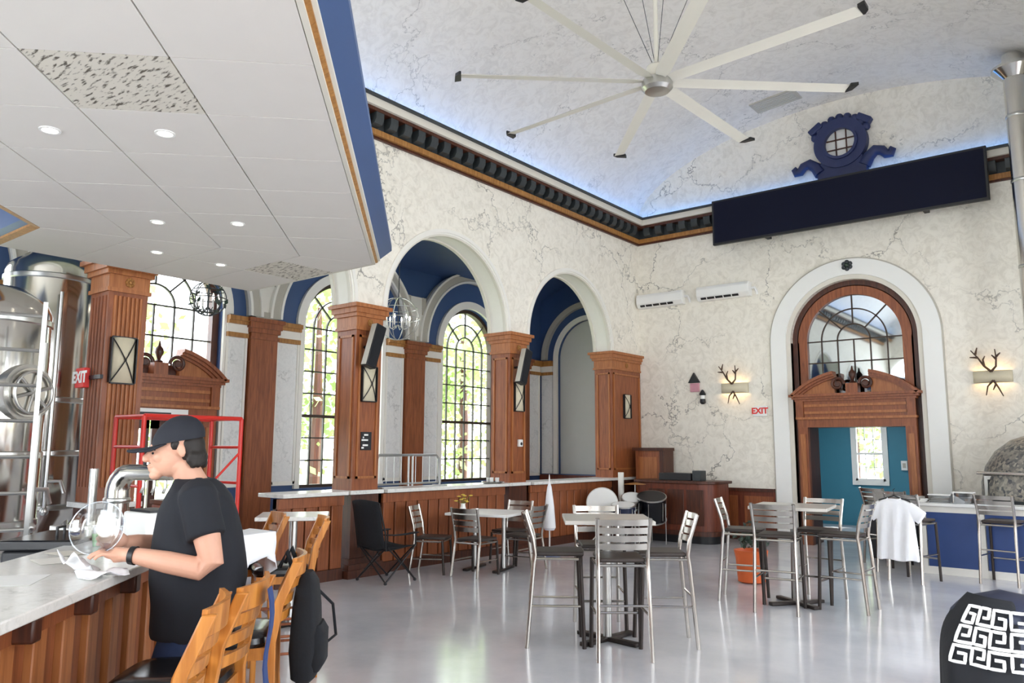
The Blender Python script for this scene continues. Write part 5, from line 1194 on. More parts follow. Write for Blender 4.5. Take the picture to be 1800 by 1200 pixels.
t = thing('bar_pipe', 'upright thin steel pipe standing on the bar beside tower', 'pipe', (-5.95, 2.60, ZT)); MB().cyl((-5.98, 2.58, ZT), (-5.98, 2.58, ZT + 0.42), 0.03, 14).build('pipe', 'steel', t); MB().lathe([(0.05, 0), (0.05, 0.012), (0.032, 0.02)], (-5.98, 2.58, ZT), 16).build('foot', 'steel', t)
t = thing('maroon_case', 'maroon wooden case on the short side of the bar', 'box', (-5.45, 2.98, ZT)); MB().box(-5.66, -5.24, 2.86, 3.10, ZT + 0.001, ZT + 0.17).build('body', 'red_wood', t, bevel=0.01); MB().box(-5.67, -5.23, 2.85, 3.11, ZT + 0.172, ZT + 0.20).build('lid', 'brown_dark', t); MB().box(-5.49, -5.41, 2.845, 2.86, ZT + 0.13, ZT + 0.17).build('clasp', 'steel', t)
t = thing('receipt_printer', 'white till printer at the bar behind the man', 'printer', (-5.0, 2.55, ZT)); MB().box(-5.15, -4.83, 2.42, 2.66, ZT + 0.001, ZT + 0.17).build('body', 'white_plastic', t, bevel=0.015); MB().box(-5.12, -4.86, 2.45, 2.60, ZT + 0.17, ZT + 0.185).build('lid', 'black', t); 
for k in range(3): MB().box(-5.10 + 0.09*k, -5.05 + 0.09*k, 2.66, 2.664, ZT + 0.05, ZT + 0.11).build('slot', 'black', t)
t = thing('drink_cup', 'clear cup half full of green drink on the bar', 'cup', at_z(172, 962, ZT)); c = at_z(172, 960, ZT + 0.001)
base_mat('green_drink', '#3FB24A', 0.2); MB().lathe([(0.030, 0), (0.044, 0.12), (0.041, 0.12), (0.028, 0.004)], c, 18, cap=False).build('cup', 'clear_plastic', t); MB().lathe([(0.028, 0.003), (0.036, 0.075), (0.002, 0.076)], c, 18).build('drink', 'green_drink', t)
for k, (px, py, rz, w, h, lab) in enumerate(((22, 1020, 0.2, 0.15, 0.11, 'white sheet of paper near the front edge of the bar'), (95, 985, 0.7, 0.12, 0.085, 'pale paper menu lying on the bar by the black cooler'), (118, 972, 0.95, 0.10, 0.07, 'cream paper menu on bar beside the green drink'))):
    c = at_z(px, py, ZT + 0.002 + 0.001*k); u = V3((math.cos(rz + 2.3), math.sin(rz + 2.3), 0)); v_ = V3((-u.y, u.x, 0)); q = MB(); q.obox(c, u, v_, AZ, w, h, 0.0006)
    tag(q.build('paper_sheet', ('white_plastic', 'white_trim', 'cream_trim')[k]), lab, 'paper')
t = thing('drinks_cooler', 'black lidded drinks cooler behind the bar', 'cooler', at_s(105, 960, 5.75)); c = at_s(105, 960, 5.75); u = V3((-SQ, SQ, 0)); v_ = V3((SQ, SQ, 0)); c.z = 0; t.location = c
MB().obox(c + AZ*0.52, u, v_, AZ, 0.30, 0.20, 0.52).build('body', 'black', t, bevel=0.02); MB().obox(c + AZ*1.07, u, v_, AZ, 0.31, 0.21, 0.03).build('lid', 'black_gloss', t, bevel=0.01)
MB().tube([c + AZ*1.10 + u*0.05, c + AZ*1.15 + u*0.05, c + AZ*1.15 - u*0.05, c + AZ*1.10 - u*0.05], 0.009, 8).build('handle', 'black', t); MB().obox(c + AZ*0.8 + v_*0.201, u, v_, AZ, 0.12, 0.002, 0.08).build('label', 'grey_rib', t)
# ------------------------------------------------------------------ brewing tanks and ladder
def tank(c, r, h, lab, manway):
    t = thing('brewing_tank', lab, 'tank', (c.x, c.y, 0), 'stainless brewing tanks')
    MB().lathe([(0.12, 0.45), (r, 0.95), (r, h - 0.25), (r*0.93, h - 0.16), (r*0.55, h - 0.03), (0.06, h)], (c.x, c.y, 0), 48).build('vessel', 'steel_polished', t)
    for z in (1.0, 1.55, 2.1, h - 0.35): MB().lathe([(r, 0), (r + 0.012, 0.01), (r + 0.012, 0.05), (r, 0.06)], (c.x, c.y, z), 48).build('band', 'steel', t)
    for k in range(4):
        a = k*PI/2 + 0.6; MB().cyl((c.x + r*0.85*math.cos(a), c.y + r*0.85*math.sin(a), 0), (c.x + r*0.85*math.cos(a), c.y + r*0.85*math.sin(a), 1.0), 0.03, 10).build('leg', 'steel', t)
    d = V3((-c.x, -c.y, 0)).normalized()
    if manway:
        sg = 1 if V3((-d.y, d.x, 0)).dot(RIGHT) > 0 else -1; d = (d*math.cos(0.66) + V3((-d.y, d.x, 0))*(sg*math.sin(0.66))).normalized(); p = V3((c.x, c.y, 2.08)) + d*r; MB().tube([p - d*0.05, p + d*0.05], 0.23, 32).build('manway_neck', 'steel', t); MB().tube([p + d*0.05, p + d*0.075], 0.20, 32).build('manway_door', 'steel_polished', t)
        sdv = V3((-d.y, d.x, 0))
        for a in (0.3, 1.35, 2.4): MB().tube([p + d*0.1 + (sdv*math.cos(a) + AZ*math.sin(a))*0.17, p + d*0.1 - (sdv*math.cos(a) + AZ*math.sin(a))*0.17], 0.012, 8).build('handwheel_spoke', 'steel', t)
        pts = [p + d*0.1 + (sdv*math.cos(2*PI*k/24) + AZ*math.sin(2*PI*k/24))*0.17 for k in range(24)]; MB().tube(pts, 0.012, 8, closed=True).build('handwheel', 'steel', t)
    sdv = V3((-d.y, d.x, 0)); p = V3((c.x, c.y, 0)) + d*(r + 0.05) + sdv*0.25*r
    MB().tube([p + AZ*1.0, p + AZ*(h - 0.5)], 0.018, 8).build('riser_pipe', 'steel', t); MB().tube([p + AZ*1.3, p + AZ*1.3 + sdv*0.12, p + AZ*1.18 + sdv*0.16], 0.02, 8).build('valve', 'steel', t); MB().sphere(p + AZ*1.0, 0.045, 10).build('clamp', 'steel', t)
cA = at_s(-32, 700, 7.8); cB = at_s(72, 700, 9.75)
tank(cA, 0.46, 3.0, 'stainless brewing tank with round manway behind the steel ladder', True)
tank(cB, 0.44, 3.75, 'tall stainless brewing tank beside the fluted pillar', False)
t = thing('steel_ladder', 'steel ladder leaning against the manway tank', 'ladder', at_s(0, 900, 7.05)); lr = at_s(66, 700, 7.0); ll = at_s(-62, 700, 7.0); t.location = (lr.x, lr.y, 0)
for p in (lr, ll): MB().obox(V3((p.x, p.y, 1.381)), (lr - ll).normalized(), V3((lr - ll).normalized()).cross(AZ), AZ, 0.016, 0.035, 1.38).build('rail', 'steel', t)
for k in range(10): MB().tube([V3((ll.x, ll.y, 0.22 + 0.27*k)), V3((lr.x, lr.y, 0.22 + 0.27*k))], 0.014, 8).build('rung', 'steel', t)
# red scaffold
t = thing('scaffold', 'red tubular scaffold frame in front of the pedimented doorway', 'scaffold', (-7.3, 3.95, 0))
X0, X1, Y0, Y1 = -7.55, -7.0, 3.42, 4.40
for x in (X0, X1):
    for y in (Y0, Y1): MB().tube([(x, y, 0.06), (x, y, 1.93)], 0.021, 8).build('post', 'red_paint', t); MB().sphere((x, y, 0.05), 0.05, 10).build('castor', 'black', t)
for x in (X0, X1):
    MB().tube([(x, Y0, 1.93), (x, Y1, 1.93)], 0.021, 8).build('top_rail', 'red_paint', t); MB().tube([(x, Y0, 0.6), (x, Y1, 0.6)], 0.016, 8).build('low_rail', 'red_paint', t)
for y in (Y0, Y1):
    for z in (0.35, 0.9, 1.3, 1.65, 1.93): MB().tube([(X0, y, z), (X1, y, z)], 0.015, 8).build('rung', 'red_paint', t)
MB().tube([(X1, Y0, 0.6), (X1, Y1, 1.6)], 0.012, 8).build('brace', 'red_paint', t); MB().box(X0, X1, Y0 + 0.03, Y1 - 0.03, 1.0, 1.03).build('platform', 'brown_light', t)
# white notice above the glazed doors
t = thing('door_sign', 'long white sign board under the pediment of the glazed doorway', 'sign', (XO + 0.15, BAYS[2] - 0.1, 2.06)); MB().box(XO + 0.13, XO + 0.15, BAYS[2] - 0.55, BAYS[2] + 0.45, 2.02, 2.17).build('board', 'white_plastic', t); MB().box(XO + 0.15, XO + 0.152, BAYS[2] - 0.35, BAYS[2] + 0.20, 2.08, 2.12).build('printed_line', 'black', t)
# ------------------------------------------------------------------ backpack and blue strap on the stools
def rsect(c, u, v_, a, b, z, n=24, e=0.55): return [V3(c) + u*(math.copysign(abs(math.cos(2*PI*k/n))**e, math.cos(2*PI*k/n))*a) + v_*(math.copysign(abs(math.sin(2*PI*k/n))**e, math.sin(2*PI*k/n))*b) + AZ*z for k in range(n)]
t = thing('backpack', 'black backpack hanging from the back of an oak stool', 'backpack'); c = V3((-3.35, 2.53, 0)); t.location = (c.x, c.y, 0.52); u = V3((-SQ, SQ, 0)); v_ = V3((SQ, SQ, 0))
MB().loft([rsect(c, u, v_, a, b, z) for z, a, b in ((0.50, 0.07, 0.03), (0.53, 0.115, 0.06), (0.66, 0.13, 0.075), (0.86, 0.125, 0.065), (0.98, 0.10, 0.05), (1.03, 0.06, 0.02))]).build('bag', 'black_cloth', t)
MB().loft([rsect(c + v_*0.06, u, v_, a, b, z) for z, a, b in ((0.56, 0.09, 0.02), (0.60, 0.115, 0.045), (0.74, 0.11, 0.045), (0.78, 0.09, 0.02))]).build('pocket', 'black_cloth', t)
for s in (-1, 1): MB().tube([c + u*(s*0.08) + AZ*1.0 - v_*0.05, c + u*(s*0.07) + AZ*1.14 - v_*0.10, c + u*(s*0.08) - v_*0.13 + AZ*1.06], 0.012, 6).build('shoulder_strap', 'black_cloth', t)
MB().tube([c + u*0.14 + AZ*0.62 + v_*0.05, c + u*0.26 + AZ*0.66 + v_*0.12, c + u*0.25 + AZ*0.82 + v_*0.10, c + u*0.13 + AZ*0.95], 0.008, 6).build('loose_strap', 'black_cloth', t)
t = thing('blue_strap', 'blue cloth strap hanging down an oak stool back', 'strap'); c = V3((-2.79, 1.93, 0)); t.location = (c.x, c.y, 0.55)
q = MB(); R = []
for k in range(12): z = 1.10 - 0.052*k; cc = c + u*(-0.06 + 0.006*k) + v_*(0.012*math.sin(k*0.8)); R.append([cc - u*0.035 + AZ*z, cc + u*0.035 + AZ*z, cc + u*0.035 + v_*0.006 + AZ*z, cc - u*0.035 + v_*0.006 + AZ*z])
q.loft(R).build('strap', 'blue_panel', t); MB().obox(c + u*0.01 + AZ*0.52, u, v_, AZ, 0.03, 0.008, 0.02).build('buckle', 'black', t)
# ================================================================== foreground chair with a draped jacket
t = thing('jacket', 'dark jacket with white key-pattern band draped over a chair', 'jacket'); jc = at_s(1812, 1110, 2.45); jc.z = 0; t.location = jc
ju = V3((RIGHT.x, RIGHT.y, 0)).normalized(); jv = -V3((FWD.x, FWD.y, 0)).normalized(); plain('jacket_navy', '#20263D', 0.5, var=0.25, scale=8)
prof = [(0.50, 0.200, 0.10), (0.70, 0.205, 0.11), (0.90, 0.208, 0.118), (1.05, 0.210, 0.122), (1.14, 0.205, 0.12), (1.20, 0.196, 0.112), (1.245, 0.18, 0.098), (1.275, 0.155, 0.075), (1.292, 0.12, 0.045), (1.298, 0.07, 0.02)]
def jpt(z, th):
    z = min(max(z, 0.5), 1.298)
    for (z0, a0, b0_), (z1, a1, b1_) in zip(prof, prof[1:]):
        if z0 <= z <= z1 + 1e-6: f = (z - z0)/(z1 - z0); a, b = a0 + (a1-a0)*f, b0_ + (b1_-b0_)*f; break
    cs, sn = math.cos(th), math.sin(th); fold = 1 + (0.035*math.sin(th*9 + z*6) + 0.02*math.sin(th*5 - z*17)) * min(1, (1.30 - z)*6)
    return jc + ju*(math.copysign(abs(cs)**0.7, cs)*a*fold) + jv*(math.copysign(abs(sn)**0.7, sn)*b*fold) + AZ*(z - 0.02*(1 + cs)*(z - 0.5))
q = MB(); zs = [0.50 + 0.55*i/10 for i in range(10)] + [1.05 + 0.248*i/14 for i in range(15)]
q.loft([[jpt(z, 2*PI*k/64) for k in range(64)] for z in zs]); o = q.build('body', 'jacket_navy', t, smooth=0); o.data.polygons.foreach_set('use_smooth', [True]*len(o.data.polygons))
# black shoulder yoke and hanging sleeve hugging the side nearest the tables
q = MB(); th0, th1 = math.radians(112), math.radians(200); R = []
for i in range(13):
    z = 0.52 + (1.285 - 0.52)*i/12; row = []
    for k in range(15):
        th = th0 + (th1 - th0)*k/14; p = jpt(z, th); nrm = (p - jc - AZ*p.z).normalized(); row.append(p + nrm*(0.004 + 0.022*math.sin(PI*k/14)*(1 if z < 1.15 else max(0.1, (1.30 - z)/0.15))))
    R.append(row)
V = [p for r_ in R for p in r_]; q.add(V, [(i*15+k, i*15+k+1, (i+1)*15+k+1, (i+1)*15+k) for i in range(12) for k in range(14)]); o = q.build('sleeve', 'black_cloth', t, smooth=0); o.data.polygons.foreach_set('use_smooth', [True]*len(o.data.polygons)); sb_ = o.modifiers.new('sub', 'SUBSURF'); sb_.levels = 2; sb_.render_levels = 2; sm_ = o.modifiers.new('thick', 'SOLIDIFY'); sm_.thickness = 0.006; sm_.offset = 1
def key_band(ta, tb, za, zb, cols, rows_, nm):
    """meander: square spirals linked side by side"""
    q = MB(); unit = [(0, 0), (0.95, 0), (0.95, 0.8), (0.25, 0.8), (0.25, 0.35), (0.65, 0.35)]
    for r_ in range(rows_):
        for c_ in range(cols):
            pts = []
            for (u0, w0), (u1, w1) in zip(unit, unit[1:]):
                for s in range(4):
                    f = s/4; uu = u0 + (u1-u0)*f; ww = w0 + (w1-w0)*f; pts.append((uu, ww))
            pts.append(unit[-1]); P_ = []
            for uu, ww in pts:
                if (r_ + c_) % 2: ww = 0.8 - ww
                th = ta + (tb - ta)*(c_ + uu)/cols; z = za + (zb - za)*(r_ + ww)/rows_; p = jpt(z, th); nrm = (p - jc - AZ*p.z).normalized(); P_.append(p + nrm*(0.034 if z < 1.15 else 0.034*max(0.35, (1.30 - z)/0.15)))
            q.tube(P_, 0.0042, 5)
    return q.build(nm, 'white_plastic', t)
key_band(math.radians(100), math.radians(165), 1.14, 1.275, 4, 3, 'key_pattern')
key_band(math.radians(60), math.radians(92), 0.86, 1.04, 2, 3, 'key_pattern')
MB().tube([jpt(z, math.radians(100 - 14*(1.15 - z))) + jv*0.012 for z in (1.15, 1.05, 0.95, 0.85, 0.7)], 0.005, 6).build('drawcord', 'grey_rib', t)
jo = put_chair(tall, (jc.x, jc.y), math.atan2(FWD.y, FWD.x), 'metal bar stool under the draped dark jacket', None)
# ================================================================== trees outside
plain('leaf_bright', '#A3B578', 0.6, var=0.3, scale=0.7)
def tree(x, y, h, r, n, lab):
    t = thing('tree', lab, 'tree', (x, y, -0.5), 'trees outside the windows')
    MB().tube([(x, y, -0.5), (x + 0.1, y, h*0.35), (x - 0.1, y + 0.1, h*0.75)], [0.2, 0.15, 0.06], 8).build('trunk', 'brown_dark', t); q = MB()
    bl_ = [(random.gauss(0, 0.45), random.gauss(0, 0.45), random.gauss(0, 0.4)) for _ in range(16)]
    for k in range(n):
        b = random.choice(bl_); p = V3((x + (b[0] + random.gauss(0, 0.2))*r, y + (b[1] + random.gauss(0, 0.2))*r, h*0.58 + (b[2] + random.gauss(0, 0.18))*h*0.5)); p.z = max(p.z, 0.3)
        u_ = V3((random.uniform(-1, 1), random.uniform(-1, 1), random.uniform(-1, 1))).normalized(); w_ = u_.orthogonal().normalized(); s_ = random.uniform(0.09, 0.17)
        q.add([p - u_*s_, p + w_*s_*0.6, p + u_*s_, p - w_*s_*0.6], [(0, 1, 2, 3)])
    q.build('foliage', 'leaf_bright', t, smooth=0)
tree(-18.0, 13.6, 7.5, 2.6, 3000, 'leafy green tree seen through window behind speaker pillar')
tree(-17.0, 18.6, 7.0, 2.6, 2800, 'leafy green tree seen through leaded window in first blue arch')
tree(-26.5, 27.0, 9.5, 3.0, 2200, 'tall leafy tree farther behind the first blue arch window')
tree(-20.0, 9.0, 8.0, 2.2, 1600, 'sparse leafy tree seen through window above the pedimented door')
tree(-6.6, 24.0, 6.0, 2.2, 2200, 'leafy green tree seen through the teal room window')
# unseen fill light, added to brighten the teal room
t = thing('teal_room_fill', 'unseen fill light added in the teal room beyond the doorway', 'lamp', (-4.8, 16.6, 2.6))
MB().lathe([(0.22, 0.0), (0.22, 0.08), (0.20, 0.098)], (-4.8, 16.6, 2.6), 24).build('shade', 'white_plastic', t); MB().lathe([(0.20, -0.001), (0.19, -0.02), (0.01, -0.03)], (-4.8, 16.6, 2.6), 24).build('fill_disc', 'fill_glow', t)
# ================================================================== the man at the bar (local: +x is where he faces, +y his left)
plain('skin', '#D9A58C', 0.5, var=0.05, scale=14); plain('shirt_black', '#191C24', 0.85, var=0.12, scale=5); plain('jeans', '#1F3052', 0.85, var=0.15, scale=20); plain('hair_dark', '#1E1713', 0.6, var=0.2, scale=60); plain('cap_black', '#1B1E28', 0.75, var=0.1); plain('lip', '#B06A5E', 0.5)
man = thing('person', 'person in black cap and black T-shirt leaning on the bar, wiping a dish', 'person')
def part(mb, nm, mat, par=None, voxel=0, smooth_it=0, sm=60, sub=0):
    o = mb.build(nm, mat, None, keep=True, smooth=sm); o.parent = par or man
    if voxel: r_ = o.modifiers.new('remesh', 'REMESH'); r_.mode = 'VOXEL'; r_.voxel_size = voxel; r_.use_smooth_shade = True
    if smooth_it: s_ = o.modifiers.new('smooth', 'SMOOTH'); s_.iterations = smooth_it; s_.factor = 0.5
    if sub: s_ = o.modifiers.new('sub', 'SUBSURF'); s_.levels = sub; s_.render_levels = sub
    return o
def ell(q, c, rx, ry, rz, tilt=0.0, n=24):
    m_ = n // 2; rings = []
    for i in range(m_ + 1):
        b = -PI/2 + PI*i/m_; cb, sb = max(0.02, math.cos(b)), math.sin(b); R = []
        for k in range(n):
            a = 2*PI*k/n; x, y, z = rx*cb*math.cos(a), ry*cb*math.sin(a), rz*sb; R.append((c[0] + x*math.cos(tilt) + z*math.sin(tilt), c[1] + y, c[2] - x*math.sin(tilt) + z*math.cos(tilt)))
        rings.append(R)
    return q.loft(rings)
b = MB(); HT = 0.22
ell(b, (0.105, 0, 1.625), 0.098, 0.078, 0.105, HT); ell(b, (0.138, 0, 1.553), 0.086, 0.066, 0.092, HT); ell(b, (0.10, 0, 1.515), 0.062, 0.060, 0.05, HT)
ell(b, (0.185, 0, 1.49), 0.036, 0.034, 0.03); ell(b, (0.16, 0, 1.60), 0.07, 0.062, 0.05, HT)            # chin, brow
b.tube([(0.205, 0, 1.595), (0.230, 0, 1.562), (0.250, 0, 1.547)], [0.015, 0.016, 0.015], 10); ell(b, (0.238, 0, 1.543), 0.020, 0.022, 0.014)   # nose
ell(b, (0.217, 0, 1.511), 0.018, 0.028, 0.010); ell(b, (0.211, 0, 1.495), 0.018, 0.024, 0.010); ell(b, (0.196, 0, 1.470), 0.028, 0.03, 0.022)          # lips
for s in (-1, 1):
    ell(b, (0.085, s*0.079, 1.585), 0.018, 0.010, 0.032, 0.2); ell(b, (0.18, s*0.042, 1.555), 0.03, 0.022, 0.028)
b.tube([(-0.01, 0, 1.36), (0.03, 0, 1.43), (0.085, 0, 1.53)], [0.085, 0.068, 0.062], 18)
b.tube([(-0.02, 0, 0.85), (-0.02, 0, 1.15), (0.0, 0, 1.38)], [0.13, 0.14, 0.11], 18)
b.tube([(0.0, -0.19, 1.37), (0.0, 0.19, 1.37)], 0.06, 14)
arms = {1: [(0.0, 0.205, 1.375), (-0.045, 0.255, 1.22), (-0.075, 0.275, 1.095), (-0.03, 0.27, 1.070), (0.11, 0.225, 1.100), (0.235, 0.175, 1.125), (0.285, 0.155, 1.130)],
        -1: [(0.0, -0.205, 1.375), (-0.01, -0.255, 1.24), (0.0, -0.28, 1.12), (0.05, -0.26, 1.105), (0.16, -0.17, 1.13), (0.26, -0.06, 1.16), (0.305, -0.03, 1.165)]}
for s, P_ in arms.items(): b.tube(P_, [0.066, 0.060, 0.052, 0.050, 0.048, 0.036, 0.030], 16)
for s in (-1, 1): b.tube([(0.0, s*0.09, 0.88), (0.11, s*0.115, 0.50), (0.10, s*0.12, 0.10)], [0.08, 0.058, 0.042], 12)
# left hand: palm flat above the cloth, fingers stretched forwards
ell(b, (0.325, 0.142, 1.130), 0.048, 0.042, 0.020); b.tube([(0.28, 0.156, 1.130), (0.33, 0.142, 1.130)], [0.030, 0.036], 12)
for k, (dy, L_, up_) in enumerate(((-0.034, 0.072, 0.010), (-0.010, 0.084, 0.004), (0.014, 0.076, -0.004), (0.037, 0.058, -0.010))):
    p = V3((0.358 - abs(k - 1.2)*0.006, 0.138 + dy, 1.132)); d_ = V3((1, dy*4.0 - 0.15, 0.0)).normalized()
    b.tube([p - d_*0.02, p + d_*L_*0.45 + AZ*(0.010 + up_*0.3), p + d_*L_*0.78 - AZ*0.001, p + d_*L_*1.0 - AZ*0.016], [0.0105, 0.0098, 0.009, 0.0075], 9)
b.tube([(0.305, 0.115, 1.130), (0.330, 0.085, 1.138), (0.358, 0.070, 1.136), (0.378, 0.068, 1.128)], [0.015, 0.0125, 0.011, 0.009], 9)
# right hand: holds the rim of the dish
ell(b, (0.335, -0.010, 1.175), 0.045, 0.024, 0.036)
for k, dz in enumerate((0.028, 0.010, -0.009, -0.027)):
    p = V3((0.365, -0.004, 1.178 + dz)); L_ = (0.062, 0.070, 0.066, 0.05)[k]
    b.tube([p - AX*0.02, p + V3((L_*0.5, 0.018, dz*0.25)), p + V3((L_*0.72, 0.042, dz*0.3)), p + V3((L_*0.62, 0.062, dz*0.3))], [0.0102, 0.0095, 0.0088, 0.0075], 9)
b.tube([(0.33, -0.012, 1.205), (0.352, 0.002, 1.232), (0.372, 0.030, 1.240)], [0.014, 0.012, 0.009], 9)
body = part(b, 'body', 'skin', voxel=0.0048, smooth_it=3)
for s in (-1, 1):
    q = MB(); ell(q, (0.208, s*0.031, 1.572), 0.008, 0.011, 0.006); part(q, 'eye', 'cap_black')
    q = MB(); q.tube([(0.210, s*0.014, 1.588), (0.212, s*0.032, 1.592), (0.200, s*0.050, 1.588)], 0.0045, 6); part(q, 'eyebrow', 'hair_dark')
q = MB(); ell(q, (0.217, 0, 1.507), 0.012, 0.022, 0.005); part(q, 'mouth', 'lip')
q = MB(); ell(q, (0.055, 0, 1.605), 0.072, 0.082, 0.085, 0.1); ell(q, (0.02, 0, 1.565), 0.045, 0.066, 0.055)
for k in range(26): a = PI/2 + PI*(k + 0.5)/26; ell(q, (0.05 + 0.062*math.cos(a), 0.074*math.sin(a), 1.545 + 0.018*math.sin(k*2.3)), 0.02, 0.02, 0.026, n=10)
for s in (-1, 1): ell(q, (0.115, s*0.072, 1.615), 0.022, 0.014, 0.03, n=10)
part(q, 'hair', 'hair_dark', voxel=0.006, smooth_it=2)
cap = MB(); rings = []
for i in range(9):
    f = i/8; r_ = math.cos(f*PI/2*0.985); rings.append([(0.105 + 0.118*r_*math.cos(a) + 0.035*f*0.3 - 0.02*f, 0.094*r_*math.sin(a), 1.628 + 0.124*math.sin(f*PI/2) - 0.20*0.118*r_*math.cos(a)*(1 - f*0.5)) for a in [2*PI*k/28 for k in range(28)]])
cp_ = part(cap.loft(rings), 'cap', 'cap_black')
q = MB(); V = []; n = 12
for i in range(n + 1):
    a = -1.15 + 2.3*i/n
    for j in range(5):
        f = j/4; r0 = V3((0.105 + 0.116*math.cos(a), 0.092*math.sin(a), 1.628 - 0.024*math.cos(a))); ext = 0.105*(math.cos(a*0.95)**0.6)
        V.append(r0 + V3((ext*f, 0, -0.16*ext*f - 0.022*abs(math.sin(a))*f*1.2)))
q.add(V, [(i*5+j, i*5+j+1, (i+1)*5+j+1, (i+1)*5+j) for i in range(n) for j in range(4)]); br = part(q, 'brim', 'cap_black', cp_); sm_ = br.modifiers.new('thick', 'SOLIDIFY'); sm_.thickness = 0.006
q = MB(); ell(q, (0.10, 0, 1.748), 0.008, 0.008, 0.005, n=10); part(q, 'cap_button', 'cap_black', cp_)
sh = MB(); rings = []
for z, xc, rx, ry in ((0.74, 0.01, 0.165, 0.20), (0.78, 0.0, 0.18, 0.212), (0.88, -0.02, 0.20, 0.225), (1.0, -0.022, 0.218, 0.232), (1.1, -0.015, 0.212, 0.232), (1.2, -0.008, 0.198, 0.228), (1.3, -0.002, 0.178, 0.222), (1.37, 0.0, 0.15, 0.21), (1.42, 0.008, 0.118, 0.165), (1.455, 0.022, 0.088, 0.10)):
    rings.append([(xc + math.copysign(abs(math.cos(a))**0.85, math.cos(a))*rx, math.copysign(abs(math.sin(a))**0.85, math.sin(a))*ry, z + 0.006*math.sin(5*a + z*30)) for a in [2*PI*k/36 for k in range(36)]])
sh.loft(rings)
for s, P_ in arms.items():
    a0, a1, a2 = [V3(p) for p in P_[:3]]; sh.tube([a0 + V3((0, -s*0.05, 0.01)), a0, a0.lerp(a1, 0.55), a1.lerp(a2, 0.12)], [0.085, 0.086, 0.084, 0.086], 18)
part(sh, 't_shirt', 'shirt_black', voxel=0.011, smooth_it=4)
q = MB()
for k in range(5): q.obox((0.178 - 0.004*k, -0.06 + 0.035*k, 1.16 + 0.02*math.sin(k*2)), V3((0.2, 0.98, 0)).normalized(), V3((0.98, -0.2, 0)).normalized(), AZ, 0.014, 0.006, 0.05 + 0.012*(k % 3))
plain('print_teal', '#4E8C96', 0.8); part(q, 'shirt_print', 'print_teal')
jn = MB(); rings = []
for z, rx, ry in ((0.95, 0.15, 0.18), (0.84, 0.16, 0.195), (0.76, 0.15, 0.195)): rings.append([(-0.015 + rx*math.cos(a), ry*math.sin(a), z) for a in [2*PI*k/28 for k in range(28)]])
jn.loft(rings[::-1])
for s in (-1, 1): jn.tube([(0.0, s*0.09, 0.84), (0.06, s*0.105, 0.66), (0.115, s*0.115, 0.48), (0.105, s*0.118, 0.25), (0.095, s*0.12, 0.05)], [0.108, 0.098, 0.08, 0.07, 0.073], 16)
part(jn, 'jeans', 'jeans', voxel=0.012, smooth_it=3)
for s in (-1, 1):
    q = MB(); rings = []
    for x, w_, h_ in ((-0.10, 0.030, 0.06), (-0.07, 0.042, 0.085), (0.0, 0.044, 0.085), (0.08, 0.05, 0.065), (0.14, 0.045, 0.045), (0.175, 0.02, 0.03)): rings.append([(x + 0.12, s*0.12 + w_*math.cos(a), 0.002 + h_*0.5 + h_*0.5*math.sin(a)) for a in [2*PI*k/16 for k in range(16)]])
    part(q.loft(rings), 'shoe', 'black', sub=1)
q = MB(); p0, p1 = V3(arms[1][5]), V3(arms[1][6]); m0 = p0.lerp(p1, 0.1); m1 = p0.lerp(p1, 0.55); q.tube([m0, m1], [0.041, 0.039], 20); part(q, 'wristband', 'black')
man_rz = math.radians(-121); place(man, (-3.63, 2.07, 0.0), man_rz); man.scale = (1.03, 1.03, 1.03)
Rm = Matrix.Rotation(man_rz, 4, 'Z')
def mw(p): return V3((-3.63, 2.07, 0)) + (Rm @ (V3(p)*1.03))
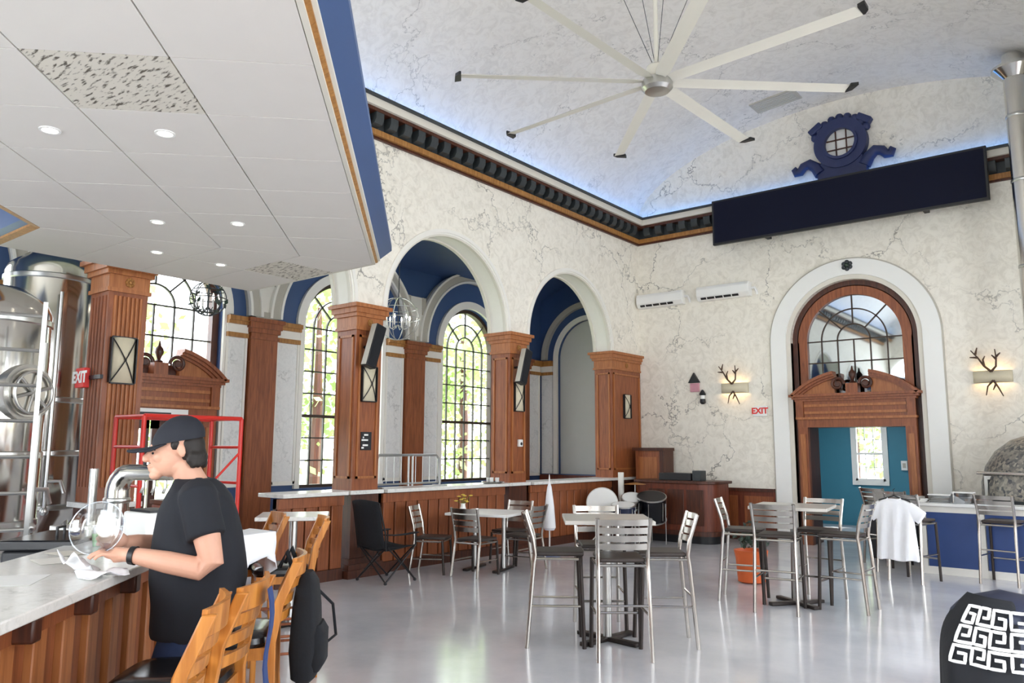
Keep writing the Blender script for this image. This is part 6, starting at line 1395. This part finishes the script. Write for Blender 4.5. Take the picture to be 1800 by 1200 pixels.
# the glass dish and the wiping cloth in his hands
t = thing('glass_dish', 'clear round glass dish held in the person hands', 'dish', mw((0.40, 0.055, 1.10)))
dc = mw((0.405, 0.056, 1.235)); axd = (Rm @ V3((0.25, 1.0, 0.25))).normalized(); ux = axd.orthogonal().normalized(); uy = axd.cross(ux)
pane_mat('dish_glass', 0.22, (0.93, 0.95, 0.97)); q = MB()
q.loft([[dc + ux*(r_*math.cos(2*PI*k/36)) + uy*(r_*math.sin(2*PI*k/36)) + axd*h_ for k in range(36)] for r_, h_ in ((0.06, 0.0), (0.085, 0.005), (0.118, 0.035), (0.121, 0.035), (0.088, -0.001), (0.06, -0.006))], cap=True); q.build('bowl', 'dish_glass', t)
MB().tube([dc + ux*(0.119*math.cos(2*PI*k/36)) + uy*(0.119*math.sin(2*PI*k/36)) + axd*0.036 for k in range(36)], 0.004, 6, closed=True).build('rim', 'dish_glass', t)
def cloth(nm, lab, c, w, h, rz, lift, seed):
    random.seed(seed); q = MB(); n = 10; u_ = V3((math.cos(rz), math.sin(rz), 0)); v2 = V3((-u_.y, u_.x, 0)); V = []
    for i in range(n + 1):
        for j in range(n + 1):
            a, b2 = i/n - 0.5, j/n - 0.5; z = 0.017 + 0.012*math.sin(9*a + 4*b2) + lift*max(0, a + 0.2)*(1 + 0.4*math.sin(8*b2)) + 0.004*random.random(); V.append(c + u_*(w*a*(1 - 0.25*lift)) + v2*(h*b2*(1 + 0.3*math.sin(5*a))) + AZ*z)
    q.add(V, [(i*(n+1)+j, i*(n+1)+j+1, (i+1)*(n+1)+j+1, (i+1)*(n+1)+j) for i in range(n) for j in range(n)]); o = q.build(nm, 'shirt_white', None, smooth=70); s2 = o.modifiers.new('thick', 'SOLIDIFY'); s2.thickness = 0.003; s2.offset = 1; return tag(o, lab, 'cloth')
cA_ = mw((0.37, 0.15, ZT)); cA_.z = ZT; cloth('wiping_cloth', 'white wiping cloth spread on the bar under the person hand', cA_, 0.20, 0.15, man_rz + 0.3, 0.0, 4)
cB_ = mw((0.475, 0.03, ZT)); cB_.z = ZT; cloth('paper_napkin', 'crumpled white napkin standing on the bar behind the person hand', cB_, 0.14, 0.12, man_rz + 0.9, 0.10, 5)
